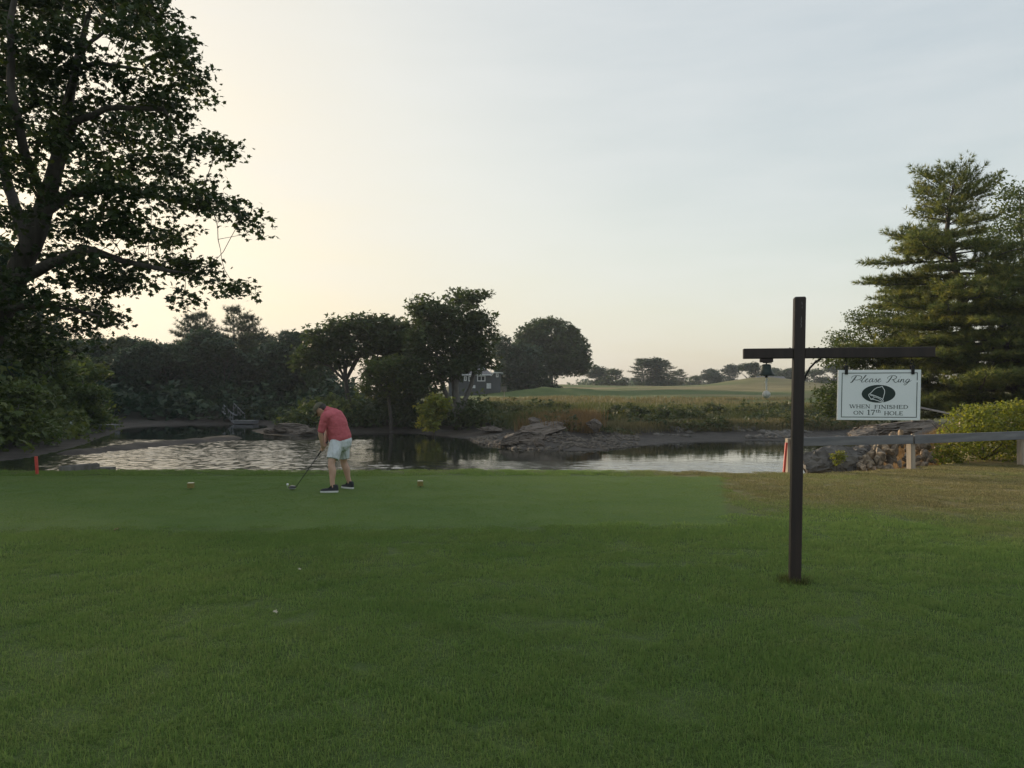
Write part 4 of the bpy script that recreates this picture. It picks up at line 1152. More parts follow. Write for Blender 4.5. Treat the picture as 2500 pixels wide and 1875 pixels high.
def stake(px, py_top, py_bot, d, lab, lean_px):
    x, y = XY(px, d); z = gz(x, y)
    top = P(px + lean_px, py_top, d)
    m = MB(); h = top.z - z
    rot = Matrix.Rotation(math.atan2(top.x - x, h), 3, 'Y')
    m.box(rot @ Vector((0, 0, h / 2 - .05)), (.047, .047, h + .1), rot)
    o = m.build("red_stake", M_red, None, bevel=.006, loc=(x, y, z))
    tag(o, lab, "stake", "red hazard stakes")
stake(91, 1114, 1160, 15.3, "upright red stake on the bank at the far left", -3)
stake(1912, 1080, 1146, 16.2, "leaning red stake beside the dark sign post", 8)

def tee_marker(px, d, lab):
    x, y = XY(px, d); z = gz(x, y)
    t = thing("tee_marker", lab, "tee marker", (x, y, z), R(8), "tee markers")
    MB().box((0, 0, .068), (.098, .098, .084)).build("block", M_gold, t, bevel=.007)
    MB().box((0, 0, .1125), (.09, .09, .005)).build("top_plate", M_goldtop, t)
    MB().tube([(0, 0, -.04), (0, 0, .03)], .007, 8).build("spike", M_iron, t)
tee_marker(466, 12.75, "gold block tee marker left of the golfer")
tee_marker(1026, 13.05, "gold block tee marker right of the golfer")

# timber edging on the bank at the far left
m1 = P(150, 1158, 16.1); m2 = P(242, 1149, 16.9)
edg = thing("timber_edging", "short old timber edging on the bank beside the bright water", "retaining edge", (m1.x, m1.y, gz(m1.x, m1.y)))
for q in range(2):
    a = math.atan2(m2.y - m1.y, m2.x - m1.x)
    L = (m2 - m1).length
    o = MB().box((L / 2, .06 * q, .03 + .0 * q), (L, .05, .22 + .03 * q)).build("plank", M_bark_g, edg, bevel=.006); o.rotation_euler = (0, 0, a)
pb = P(258, 1158, 16.6)
o = MB().box((pb.x - m1.x, pb.y - m1.y, -.02), (.30, .3, .22)).build("end_block", M_bark_g, edg, bevel=.01)

# ------------------------------------------------------------------ rocks
def rock_mesh(seed, sx_=1, sy_=1, sz_=.8, sub=2, rough=.28, cut=(.20, .40)):
    g = np.random.default_rng(seed)
    bm = bmesh.new(); bmesh.ops.create_icosphere(bm, subdivisions=sub, radius=.5)
    planes = [(g.normal(size=3), g.uniform(*cut)) for _ in range(13)]
    for v in bm.verts:
        p_ = np.array(v.co)
        for n_, d_ in planes:
            n2 = n_ / np.linalg.norm(n_); e = p_ @ n2 - d_
            if e > 0: p_ = p_ - n2 * e * .97
        p_ = p_ + g.normal(size=3) * .012 * rough / .28
        v.co = (p_[0] * sx_, p_[1] * sy_, p_[2] * sz_)
    me = bpy.data.meshes.new("stone"); bm.to_mesh(me); bm.free(); me.update()
    return me
M_stone = m_simple("shore_stone", (0.115, 0.098, 0.080), (0.33, 0.275, 0.215), 5, 0.85, 0.5, dist=.03)
def vary(m, tints):
    """Each stone its own colour."""
    n, l = m.node_tree.nodes, m.node_tree.links; b = n["Principled BSDF"]
    oi = n.new("ShaderNodeObjectInfo"); r = ramp(n, [(i / (len(tints) - 1), c) for i, c in enumerate(tints)]); l.new(oi.outputs['Random'], r.inputs[0])
    mx = n.new("ShaderNodeMix"); mx.data_type = 'RGBA'; mx.blend_type = 'MULTIPLY'; mx.inputs['Factor'].default_value = 1.0
    src = b.inputs['Base Color'].links[0].from_socket
    l.new(src, mx.inputs['A']); l.new(r.outputs[0], mx.inputs['B']); l.new(mx.outputs['Result'], b.inputs['Base Color'])
vary(M_stone, [(.55, .52, .50), (1.0, .93, .82), (1.3, 1.12, .9), (.8, .8, .82), (1.15, 1.1, 1.0)])
M_stone_d = m_simple("dark_boulder", (0.055, 0.050, 0.046), (0.16, 0.145, 0.125), 3, 0.85, 0.5, dist=.04)
M_ledge = m_simple("ledge_rock", (0.065, 0.054, 0.046), (0.19, 0.155, 0.125), 1.3, 0.85, 0.7, stretch=(.6, 1, 3), dist=.08)
M_shingle = m_simple("brown_shingle", (0.055, 0.047, 0.040), (0.17, 0.145, 0.118), 3, .9, .4)
SM = [rock_mesh(200 + q, *(np.random.default_rng(q).uniform(.75, 1.25, 2)), .8) for q in range(7)]
for me in SM: me.materials.append(M_stone)
g = np.random.default_rng(91)
rx0 = XY(2180, 18.2)
rip = thing("riprap_wall", "heap of broken grey and tan stones below the rail", "stone wall", (rx0[0], rx0[1], 0))
for q in range(115):
    u = g.random(); px = 2095 + u * 195
    lv_ = g.random()
    d = 18.0 + lv_ * 1.1 + g.uniform(-.2, .2)
    x, y = XY(px, d)
    s = g.uniform(.16, .34)
    z = -.28 + lv_ * .85 * (.55 + .45 * math.sin(u * 3.0)) + g.uniform(-.05, .05)
    o = link("stone", SM[q % 7], None, rip, (x - rx0[0], y - rx0[1], z)); o.rotation_euler = tuple(g.uniform(0, 6.28, 3)); o.scale = (s * 1.25, s, s * .9)
for px, d, s, zz, lab, sd in [(2045, 18.4, (1.5, 1.0, 1.05), -.05, "large dark split boulder behind the rail, left end of the stones", 311), (2110, 19.2, (1.4, 1.0, .85), .05, "dark flat boulder between the split boulder and the stone heap", 317)]:
    x, y = XY(px, d)
    me = rock_mesh(sd, 1.3, 1.3, 1.3, 4, .4, (.14, .34)); me.materials.append(M_stone_d)
    o = link("boulder", me, None, None, (x, y, zz)); o.scale = s; o.rotation_euler = (.1, .15, .5); tag(o, lab, "boulder")
# pebbles along the foot of the bank
def scatter_stones(name, pts, sizes, g, matl, lab, parent=None):
    vs, fs, b0_ = [], [], 0
    src = []
    for me in SM[:4]:
        v = np.empty(len(me.vertices) * 3, np.float32); me.vertices.foreach_get("co", v)
        src.append((v.reshape(-1, 3), np.array([tuple(p_.vertices) for p_ in me.polygons])))
    low = []
    for q in range(4):
        bm = bmesh.new(); bmesh.ops.create_icosphere(bm, subdivisions=1, radius=.5)
        for v in bm.verts: v.co = v.co * float(g.uniform(.7, 1.15))
        low.append((np.array([v.co[:] for v in bm.verts]), np.array([[v.index for v in f_.verts] for f_ in bm.faces]))); bm.free()
    for p_, s_ in zip(pts, sizes):
        v, f_ = low[int(g.integers(0, 4))]
        a = g.uniform(0, 6.28); ca, sa = math.cos(a), math.sin(a)
        vv = v * s_ * np.array([g.uniform(.9, 1.5), g.uniform(.7, 1.1), g.uniform(.45, .75)])
        vv = np.stack([vv[:, 0] * ca - vv[:, 1] * sa, vv[:, 0] * sa + vv[:, 1] * ca, vv[:, 2]], -1) + p_
        vs.append(vv); fs.append(f_ + b0_); b0_ += len(v)
    o = link(name, mesh_np(name, np.vstack(vs), np.vstack(fs)), matl, parent)
    return tag(o, lab, None, None, "stuff")
g = np.random.default_rng(12)
px = g.uniform(1955, 2290, 420); d = g.uniform(17.6, 18.6, 420)
xx, yy = (px - CX) / FPX * d, d
scatter_stones("shore_pebbles", np.stack([xx, yy, terrain(xx, yy) + .02], -1), g.uniform(.05, .15, 420), g, M_stone, "dark pebbles at the foot of the stone heap")
# the point across the water: ledges, boulders, shingle
def ledge(px, py, d, size, rot, seed, lab, nm="rock_ledge"):
    x, y = XY(px, d); me = rock_mesh(seed, 1, 1, 1, 4, .5); me.materials.append(M_ledge)
    z = P(px, py, d).z
    o = link(nm, me, None, None, (x, y, z)); o.scale = size; o.rotation_euler = rot; tag(o, lab, "rock"); return o
ledge(1275, 1072, 47.5, (3.0, 2.2, 1.2), (.05, -.12, .3), 401, "pale tilted slab at the tip of the rocky point")
ledge(1245, 1080, 46.8, (1.6, 1.2, .8), (.1, -.2, -.2), 402, "small pointed rock at the very tip of the rocky point")
ledge(1330, 1050, 50, (4.2, 2.6, 1.3), (.05, -.2, .15), 403, "long ledge climbing the middle of the rocky point")
ledge(1370, 1042, 51.5, (3.6, 2.4, 1.2), (-.05, -.1, -.1), 404, "upper ledge of the rocky point below the rusty grass")
ledge(1310, 1035, 52.5, (1.7, 1.3, .9), (.3, .2, .4), 405, "blocky grey rock on top of the ledge")
ledge(1450, 1036, 51, (1.6, 1.2, 1.2), (.2, .1, .9), 406, "rounded boulder at the right end of the rusty grass", "boulder")
ledge(1318, 1084, 45.6, (.9, .7, .8), (.1, .3, .2), 407, "small pale boulder standing at the waterline of the point", "boulder")
ledge(1195, 1050, 58, (2.2, 1.4, .7), (.1, .1, .3), 408, "low dark rock left of the rocky point")
ledge(705, 1048, 62, (4.2, 2.2, 1.0), (0, .06, .1), 409, "low flat rock mound at the water behind the golfer's head")
ledge(745, 1055, 61, (2.6, 1.6, .8), (.05, -.1, .4), 410, "smaller rock slab beside the golfer's shoulder")
ledge(665, 1054, 63, (2.4, 1.5, .6), (.0, .1, .2), 411, "leftmost low rock of the peninsula")
ledge(2165, 1052, 27.5, (3.6, 2.4, .8), (.05, -.18, .2), 412, "smooth sloping ledge behind the rail under the hanging sign")
ledge(2120, 1062, 26.5, (1.8, 1.2, .5), (.05, -.1, .5), 413, "low dark ledge left of the sloping ledge under the sign")
g = np.random.default_rng(14)
pts, sz = [], []
while len(pts) < 900:
    px_ = g.uniform(1120, 1560); d_ = g.uniform(44, 56); x, y = XY(px_, d_)
    s_ = float(seg_dist(np.array([x]), np.array([y]), FAR)[0])
    if in_poly(np.array([x]), np.array([y]), POLY)[0] or s_ > 7: continue
    if vnoise(x * .5, y * .5, 8) < .35: continue
    pts.append((x, y, gz(x, y) + .02)); sz.append(g.uniform(.12, .42) ** 1.2 + .05)
scatter_stones("shingle", np.array(pts), sz, g, M_shingle, "pale shingle and cobbles on the rocky point")
pts, sz = [], []
while len(pts) < 260:
    px_ = g.uniform(1600, 2060); d_ = g.uniform(52, 60); x, y = XY(px_, d_)
    s_ = float(seg_dist(np.array([x]), np.array([y]), FAR)[0])
    if in_poly(np.array([x]), np.array([y]), POLY)[0] or s_ > 5 or s_ < .8: continue
    if vnoise(x * .4, y * .8, 18) < .55: continue
    pts.append((x, y, gz(x, y))); sz.append(g.uniform(.2, .7))
scatter_stones("peat_clods", np.array(pts), sz, g, M_stone_d, "dark peat clods lying on the mud flat")

# ------------------------------------------------------------------ little docks on the far water
M_dock = m_simple("dock_timber", (0.14, 0.14, 0.14), (0.26, 0.26, 0.26), 4, .8, .3, stretch=(.2, 1, 1))
M_alu = m_simple("gangway_metal", (0.15, 0.16, 0.175), (0.22, 0.23, 0.25), 5, .6, .1)
def float_dock(px0, px1, py, d, lab, depth=2.2):
    a, b2 = P(px0, py, d), P(px1, py, d)
    t = thing("float_dock", lab, "dock", ((a.x + b2.x) / 2, d, max(WZ, gz((a.x + b2.x) / 2, d - .6) + .02)))
    L = b2.x - a.x
    nb_ = max(4, int(L / .5))
    for q in range(nb_):
        MB().box((-L / 2 + (q + .5) * L / nb_, 0, .34), (L / nb_ - .03, depth, .06)).build("plank", M_dock, t)
    MB().box((0, 0, .16), (L - .1, depth - .1, .28)).build("float", M_gwood, t)
    return t
def gangway(p0, p1, lab, wdt=1.1):
    t = thing("gangway", lab, "gangway", tuple(p0))
    v = p1 - p0; side = v.cross(Vector((0, 0, 1))).normalized() * wdt / 2
    m = MB()
    for q in range(12):
        c0, c1 = v * (q / 12), v * ((q + .92) / 12)
        n0 = len(m.v); m.v += [tuple(c0 - side), tuple(c0 + side), tuple(c1 + side), tuple(c1 - side)]
        m.v += [tuple(Vector(x) - Vector((0, 0, .07))) for x in m.v[n0:n0 + 4]]
        m.f += [(n0 + k_, n0 + (k_ + 1) % 4, n0 + 4 + (k_ + 1) % 4, n0 + 4 + k_) for k_ in range(4)] + [(n0, n0 + 1, n0 + 2, n0 + 3), (n0 + 7, n0 + 6, n0 + 5, n0 + 4)]
    m.build("deck", M_alu, t)
    for s_ in (-1, 1):
        h = MB(); up_ = Vector((0, 0, .95))
        h.tube([side * s_ + up_, v + side * s_ + up_], .05, 6); h.tube([side * s_ + up_ * .5, v + side * s_ + up_ * .5], .035, 6)
        for q in range(6): h.tube([side * s_ + v * (q / 5), side * s_ + v * (q / 5) + up_], .04, 6)
        h.build("handrail", M_alu, t)
float_dock(135, 188, 1063, 59, "small float with white odds and ends below the left gangway", 2.0)
gangway(P(62, 1030, 58) + Vector((0, 0, -.2)), P(140, 1061, 59), "pale gangway slanting down the left bank", 1.0)
dk = float_dock(243, 284, 1049, 70, "bare pale float farther along the left bank", 1.6)
gangway(P(205, 1034, 71), P(248, 1048, 70), "short thin gangway to the bare pale float", .7)
float_dock(578, 626, 1033, 84, "float at the foot of the steep gangway across the creek", 2.0)
gangway(P(556, 1004, 88), P(583, 1032, 84.5), "steep grey gangway on the mud bank across the creek", 1.3)
for px_, nm, lab, s_ in [(148, "deck_chair", "white folding chair on the small float", 1), (171, "deck_chair", "second white chair at the outer end of the float", 1.2)]:
    p = P(px_, 1063, 59)
    t = thing(nm, lab, "chair", (p.x, p.y, max(WZ, gz(P(161, 1063, 59).x, 58.4) + .02) + .375), R(30))
    MB().box((0, 0, .38), (.5, .5, .05)).build("seat", M_white, t); MB().box((0, .24, .65), (.5, .05, .5), Matrix.Rotation(-.25, 3, 'X')).build("backrest", M_white, t)
    for sx_ in (-.22, .22):
        for sy_ in (-.2, .2): MB().box((sx_, sy_, .18), (.05, .05, .36)).build("leg", M_white, t)

# ------------------------------------------------------------------ house on the rise, mast, sheds, bin
M_clap = m_simple("blue_grey_clapboard", (0.045, 0.050, 0.055), (0.062, 0.068, 0.075), 1.5, .7, .1)
M_roof = m_simple("grey_shingle_roof", (0.10, 0.10, 0.105), (0.18, 0.175, 0.18), 3, .9, .2)
M_trim = m_simple("white_trim", (0.55, 0.56, 0.57), (0.66, 0.67, 0.68), 3, .6, .05)
mg, n, l, b = mat("window_glass"); b.inputs['Base Color'].default_value = (.02, .025, .03, 1); b.inputs['Roughness'].default_value = .06; b.inputs['Specular IOR Level'].default_value = .8
nz_ = noise(n, l, .8, 2); rr_ = ramp(n, [(.3, (.012, .016, .02)), (.7, (.035, .04, .045))]); l.new(nz_.outputs['Fac'], rr_.inputs[0]); l.new(rr_.outputs[0], b.inputs['Base Color'])
DH = 128.0
hx, hy = XY(1162, DH); hz_ = P(1162, 946, DH).z
house = thing("house", "low blue-grey clapboard house with white windows behind the tall oak", "house", (hx, hy, hz_))
k_ = DH / FPX
def hu(px): return (px - 1162) * k_
def hv(py): return (946 - py) * k_
wl_, wr_ = hu(1095), hu(1199); eave = hv(914); dep_ = 8.0
m = MB().box(((wl_ + wr_) / 2, dep_ / 2, (eave - 1.5) / 2), (wr_ - wl_, dep_, eave + 1.5)); m.build("wall", M_clap, house)
for q in range(11):
    z_ = .12 + q * eave / 11
    MB().box(((wl_ + wr_) / 2, -.02, z_), (wr_ - wl_ - .04, .05, .03)).build("clapboard", M_clap, house)
m = MB()  # main roof: gable with its slope towards us
zr = hv(882); ov = .35
m.add([(wl_ - .4, -ov, eave - .05), (wr_ + .3, -ov, eave - .05), (wr_ - 2.2, dep_ / 2, zr), (wl_ - .4, dep_ / 2, zr), (wl_ - .4, dep_ + ov, eave - .05), (wr_ + .3, dep_ + ov, eave - .05),
       (wl_ - .4, -ov, eave - .17), (wr_ + .3, -ov, eave - .17), (wr_ + .3, dep_ + ov, eave - .17), (wl_ - .4, dep_ + ov, eave - .17)],
      [(0, 1, 2, 3), (3, 2, 5, 4), (1, 5, 2), (0, 3, 4), (6, 7, 1, 0), (7, 8, 5, 1), (9, 4, 5, 8), (6, 0, 4, 9), (6, 9, 8, 7)])
roof = m.build("roof", M_roof, house)
MB().box(((wl_ + wr_) / 2 - .05, -ov - .03, eave - .10), (wr_ - wl_ + .7, .05, .16)).build("fascia", M_trim, roof)
# lower wing at the right with a shed roof flaring out
wr2 = hu(1222)
MB().box(((wr_ + wr2) / 2 + .01, dep_ / 2 - 1, (hv(912) - 1.5) / 2), (wr2 - wr_ - .02, dep_ - 1, hv(912) + 1.5)).build("wing_wall", M_clap, house)
m = MB(); z0_ = hv(910)
m.add([(wr_ - .1, -.9, z0_ - .55), (wr_ + .5, -.9, z0_ + .12), (hu(1228), -.9, z0_), (wr_ - .1, dep_ - 1, z0_ - .55), (wr_ + .5, dep_ - 1, z0_ + .12), (hu(1228), dep_ - 1, z0_),
       (wr_ + .05, -.9, z0_ - .58), (wr_ + .55, -.9, z0_ - .02), (hu(1228), -.9, z0_ - .14), (wr_ + .05, dep_ - 1, z0_ - .58), (wr_ + .55, dep_ - 1, z0_ - .02), (hu(1228), dep_ - 1, z0_ - .14)],
      [(0, 1, 4, 3), (1, 2, 5, 4), (0, 6, 7, 1), (1, 7, 8, 2), (2, 8, 11, 5), (6, 9, 10, 7), (7, 10, 11, 8), (3, 4, 10, 9), (4, 5, 11, 10), (0, 3, 9, 6)])
m.build("wing_roof", M_trim, house)
def window(px0, px1, py0, py1, y=-.03, panes=1, parent=house):
    cx2, cz2 = (hu(px0) + hu(px1)) / 2, (hv(py0) + hv(py1)) / 2; w_, h_ = hu(px1) - hu(px0), hv(py0) - hv(py1)
    t_ = .14
    m = MB()
    for dx in (-1, 1): m.box((cx2 + dx * (w_ / 2 - t_ / 2), y - .03, cz2), (t_, .08, h_))
    for dz in (-1, 1): m.box((cx2, y - .032, cz2 + dz * (h_ / 2 - t_ / 2)), (w_ - 2 * t_, .08, t_))
    for q in range(1, panes): m.box((cx2 - w_ / 2 + q * w_ / panes, y - .031, cz2), (.10, .08, h_ - 2 * t_))
    o = m.build("window", M_trim, parent)
    for q in range(panes):
        MB().box((cx2 - w_ / 2 + (q + .5) * w_ / panes, y - .01, cz2), (w_ / panes - .08, .02, h_ - .16)).build("pane", mg, o)
window(1108, 1115, 918, 931); window(1144, 1154, 918, 931); window(1165, 1185, 917, 931, panes=2); window(1133, 1139, 918, 930)
window(1211, 1217, 911, 921, y=-.4 + .02 - .1 - .02)
MB().box((hu(1193.5), -.06, hv(942)), (hu(1199) - hu(1188), .08, .9)).build("white_hatch", M_trim, house)
MB().box((hu(1157), -.06, hv(944)), (hu(1162) - hu(1155), .1, .5)).build("meter_box", M_trim, house)
mx, my = XY(1198.5, 133); mz = P(1198, 905, 133).z
mast = thing("flag_mast", "thin white mast rising behind the house", "mast", (mx, my, mz - 2))
MB().tube([(0, 0, 0), (0, 0, 4), (0, 0, 7.2)], [.075, .065, .04], 8).build("pole", M_trim, mast)
m = MB()
for q in range(8): m.tube([(.0, 0, 4.6 + q * .3), (.11, 0, 4.7 + q * .3), (0.02, 0, 4.85 + q * .3)], .025, 5)
m.build("antenna_rungs", M_trim, mast)
bx_, by_ = XY(1231, 110); bz_ = gz(bx_, by_)
pst = thing("post_box", "dark box on a short post on the slope right of the house", "box", (bx_, by_, bz_))
MB().box((0, 0, .45), (.12, .12, .9)).build("post", M_gpost, pst); MB().box((0, 0, 1.2), (.75, .6, .7)).build("box_body", M_stone_d, pst, bevel=.03); MB().box((0, 0, 1.59), (.82, .68, .06)).build("lid", M_stone_d, pst, bevel=.01)
for px_, w_, d_, lab in [(1878, 6.5, 205, "long grey shed roof behind the tan dune under the bell"), (1893, 4.0, 203, "small gabled shed roof tucked against the tan dune")]:
    x, y = XY(px_, d_); z = P(px_, 928, d_).z
    t = thing("shed", lab, "shed", (x, y, z - 2.2))
    MB().box((0, 0, 1.1), (w_, 4, 2.2)).build("wall", M_clap, t)
    m = MB(); m.add([(-w_ / 2 - .3, -2.4, 2.1), (w_ / 2 + .3, -2.4, 2.1), (w_ / 2 + .3, 0, 3.2), (-w_ / 2 - .3, 0, 3.2), (-w_ / 2 - .3, 2.4, 2.1), (w_ / 2 + .3, 2.4, 2.1)], [(0, 1, 2, 3), (3, 2, 5, 4), (0, 3, 4), (1, 5, 2), (0, 4, 5, 1)])
    m.build("roof", M_roof, t)
# weathered handrail on the spit
p0, p1 = P(2228, 991, 31), P(2345, 1015, 29.5)
hr = thing("boardwalk_rail", "short sloping grey handrail behind the right end of the hanging sign", "handrail", (p0.x, p0.y, gz(p0.x, p0.y)))
for q, p in enumerate((p0, p1)):
    zz = gz(p.x, p.y); MB().box((p.x - p0.x, p.y - p0.y, (p.z - gz(p0.x, p0.y) - .1) / 2), (.09, .09, p.z - gz(p0.x, p0.y) + .1)).build("post", M_gpost, hr)
v = p1 - p0; rot = v.to_track_quat('X', 'Z').to_matrix()
MB().box(Vector((0, 0, p0.z - gz(p0.x, p0.y))) + v / 2, (v.length + .5, .13, .06), rot).build("rail", M_gwood, hr)

# ------------------------------------------------------------------ the golfer, his club and ball
def freeze(name, mb_, voxel, smooth_it=6, fac=.5):
    me = mb_.data("tmp"); o = bpy.data.objects.new("tmp", me); C.objects.link(o)
    r_ = o.modifiers.new("r", 'REMESH'); r_.mode = 'VOXEL'; r_.voxel_size = voxel; r_.use_smooth_shade = True
    s_ = o.modifiers.new("s", 'SMOOTH'); s_.factor = fac; s_.iterations = smooth_it
    dg = bpy.context.evaluated_depsgraph_get()
    out = bpy.data.meshes.new_from_object(o.evaluated_get(dg)); out.name = name
    bpy.data.objects.remove(o); bpy.data.meshes.remove(me)
    for p_ in out.polygons: p_.use_smooth = True
    return out
def limb(mb_, pts, rad, flat=None, n_=14):
    """Closed tube through pts with rounded ends; flat=(axis vector, factor) squashes the section along that axis."""
    pts = [Vector(p) for p in pts]
    d0 = (pts[0] - pts[1]).normalized(); d1 = (pts[-1] - pts[-2]).normalized()
    P_, R_ = [], []
    for q in (1.0, .85, .5): P_.append(pts[0] + d0 * rad[0] * q); R_.append(rad[0] * math.sqrt(max(0.002, 1 - q * q)))
    # resample smoothly
    sp = smoothp([tuple(p) for p in pts], 5) if len(pts) > 2 else [np.array(p) for p in pts]
    rs = [np.interp(k_ / (len(sp) - 1) * (len(pts) - 1), range(len(pts)), rad) for k_ in range(len(sp))]
    P_ += [Vector(p) for p in sp]; R_ += list(rs)
    for q in (.5, .85, 1.0): P_.append(pts[-1] + d1 * rad[-1] * q); R_.append(rad[-1] * math.sqrt(max(0.002, 1 - q * q)))
    k0 = len(mb_.v); mb_.tube(P_, R_, n_)
    if flat:
        ax = Vector(flat[0]).normalized(); f_ = flat[1]
        nr = len(P_)
        for q in range(nr):
            for k_ in range(n_):
                v = Vector(mb_.v[k0 + q * n_ + k_]); dlt = v - P_[q]; mb_.v[k0 + q * n_ + k_] = tuple(P_[q] + dlt - ax * dlt.dot(ax) * (1 - f_))
    return mb_
def ell(mb_, c, r, rot=None, n_=14):
    V, F = [], []
    for i_ in range(n_ + 1):
        th = math.pi * i_ / n_
        for k_ in range(n_ * 2):
            ph = math.pi * k_ / n_
            v = Vector((r[0] * math.sin(th) * math.cos(ph), r[1] * math.sin(th) * math.sin(ph), r[2] * math.cos(th)))
            V.append(Vector(c) + (rot @ v if rot else v))
    for i_ in range(n_):
        for k_ in range(n_ * 2): F.append((i_ * 2 * n_ + k_, (i_ + 1) * 2 * n_ + k_, (i_ + 1) * 2 * n_ + (k_ + 1) % (2 * n_), i_ * 2 * n_ + (k_ + 1) % (2 * n_)))
    return mb_.add(V, F)

def folds(m, scale, stretch, strength, dist):
    n, l = m.node_tree.nodes, m.node_tree.links; b = n["Principled BSDF"]
    t = noise(n, l, scale, 3, .5, stretch=stretch); old = b.inputs['Normal'].links[0].from_socket
    bp = n.new("ShaderNodeBump"); bp.inputs['Strength'].default_value = strength; bp.inputs['Distance'].default_value = dist
    l.new(t.outputs['Fac'], bp.inputs['Height']); l.new(old, bp.inputs['Normal']); l.new(bp.outputs[0], b.inputs['Normal'])
M_skin = m_simple("skin", (0.40, 0.24, 0.17), (0.50, 0.31, 0.23), 12, .55, .05)
M_shirt = m_simple("faded_red_polo", (0.40, 0.085, 0.105), (0.48, 0.115, 0.135), 16, .85, .5, dist=.006)
M_shorts = m_simple("pale_grey_shorts", (0.50, 0.54, 0.57), (0.60, 0.63, 0.66), 9, .85, .5, dist=.006)
folds(M_shirt, 4, (1.6, 1.2, 2.0), .8, .06); folds(M_shorts, 4, (2.4, 1.4, .8), 1.0, .10)
M_cap = m_simple("olive_cap", (0.070, 0.068, 0.045), (0.11, 0.105, 0.07), 14, .85, .2)
M_hair = m_simple("dark_brown_hair", (0.012, 0.009, 0.007), (0.04, 0.03, 0.024), 40, .6, .5)
M_shoe = m_simple("dark_knit_shoe", (0.012, 0.014, 0.018), (0.03, 0.033, 0.04), 30, .8, .3)
M_sole = m_simple("white_shoe_sole", (0.55, 0.55, 0.55), (0.68, 0.68, 0.67), 10, .6, .1)
M_shaft = m_simple("dark_club_shaft", (0.010, 0.010, 0.011), (0.02, 0.02, 0.022), 5, .35, 0)
M_head = m_simple("glossy_black_clubhead", (0.010, 0.011, 0.012), (0.018, 0.019, 0.02), 5, .12, 0, spec=.8)
M_face = m_simple("steel_club_sole", (0.30, 0.31, 0.32), (0.42, 0.43, 0.44), 12, .3, 0, metallic=.7)
M_gball = m_simple("golf_ball_white", (0.72, 0.72, 0.72), (0.82, 0.82, 0.82), 60, .35, .15)

gzp = gz(-2.86, 12.6)
man = thing("person", "golfer in red polo, pale shorts and cap bent over the ball", "person", (-2.86, 12.6, gzp))
O = Vector((-2.86, 12.6, 0.0))
def L3(x, y, z): return Vector((x, y, z)) - O
# joints
pel = L3(-2.855, 12.62, .845); hipL = L3(-2.895, 12.515, .80); hipR = L3(-2.835, 12.715, .80)
knL = L3(-2.955, 12.40, .465); knR = L3(-2.845, 12.81, .455); anL = L3(-2.925, 12.36, .095); anR = L3(-2.755, 12.86, .095)
mid = L3(-2.905, 12.60, 1.05); che = L3(-3.00, 12.60, 1.225); nkb = L3(-3.075, 12.60, 1.325); hed = L3(-3.175, 12.595, 1.350)
shL = L3(-3.055, 12.425, 1.245); shR = L3(-3.000, 12.785, 1.285); elL = L3(-3.135, 12.42, .97); elR = L3(-3.10, 12.74, 1.0); wrL = L3(-3.125, 12.505, .755); wrR = L3(-3.11, 12.60, .785)
gA, gB = L3(-3.065, 12.555, .80), L3(-3.615, 12.66, .045)           # club axis, butt to head
gd = (gB - gA).normalized()
b_ = MB()
limb(b_, [pel + Vector((0, 0, -.02)), mid, che], [.135, .125, .15], ((0, 1, 0), 1.22))
limb(b_, [che, nkb, hed + Vector((.05, 0, -.01))], [.09, .062, .058])
hrot = Matrix.Rotation(R(-52), 3, 'Y')
ell(b_, hed, (.098, .077, .115), hrot)
ell(b_, hed + hrot @ Vector((-.035, 0, -.075)), (.058, .055, .055), hrot)       # jaw
limb(b_, [hed + hrot @ Vector((-.085, 0, .0)), hed + hrot @ Vector((-.112, 0, -.03))], [.011, .016])  # nose
for s_ in (-1, 1):
    ell(b_, hed + hrot @ Vector((.01, s_ * .078, -.01)), (.020, .010, .030), hrot, 8)   # ears
    ell(b_, hed + hrot @ Vector((-.085, s_ * .03, .018)), (.012, .018, .010), hrot, 8)  # brow ridge
limb(b_, [hed + hrot @ Vector((-.092, -.022, -.062)), hed + hrot @ Vector((-.097, 0, -.064)), hed + hrot @ Vector((-.092, .022, -.062))], [.007, .009, .007])  # lips
limb(b_, [shL, (shL + elL) / 2, elL, (elL * .6 + wrL * .4), wrL], [.055, .050, .041, .043, .028])
limb(b_, [shR, (shR + elR) / 2, elR, (elR * .6 + wrR * .4), wrR], [.055, .050, .041, .043, .028])
for hip, kn, an in ((hipL, knL, anL), (hipR, knR, anR)):
    limb(b_, [hip, (hip + kn) / 2, kn, kn * .68 + an * .32 + Vector((.012, 0, 0)), kn * .3 + an * .7, an, an + Vector((0, 0, -.05))], [.09, .078, .056, .061, .043, .036, .04])
# hands on the grip: palms either side, fingers wrapped, thumbs down the shaft
ax1 = gd.cross(Vector((0, 1, 0))).normalized(); ax2 = gd.cross(ax1).normalized()
for wr, t0, sgn_ in ((wrR, .055, 1), (wrL, .135, -1)):
    c_ = gA + gd * t0
    limb(b_, [wr, (wr * .4 + c_ * .6) + ax2 * .02 * sgn_, c_ + ax2 * .030 * sgn_], [.028, .034, .030], (tuple(ax2), .62))
    for f_ in range(4):
        cf = c_ + gd * (-.033 + f_ * .021); rr_ = .0225
        pts_ = [cf + (ax2 * math.cos(a) * sgn_ + ax1 * math.sin(a)) * rr_ * (1.25 if q_ == 0 else 1.0) for q_, a in enumerate(np.linspace(-.3, 3.9 - .15 * abs(f_ - 1.5), 7))]
        limb(b_, pts_, [.0095, .0095, .009, .009, .0085, .008, .0075], None, 8)
    limb(b_, [c_ + ax2 * .03 * sgn_ - gd * .02, c_ + ax1 * -.020 + ax2 * .012 * sgn_ + gd * .015, c_ + ax1 * -.021 + gd * .055], [.013, .0115, .0085], None, 8)
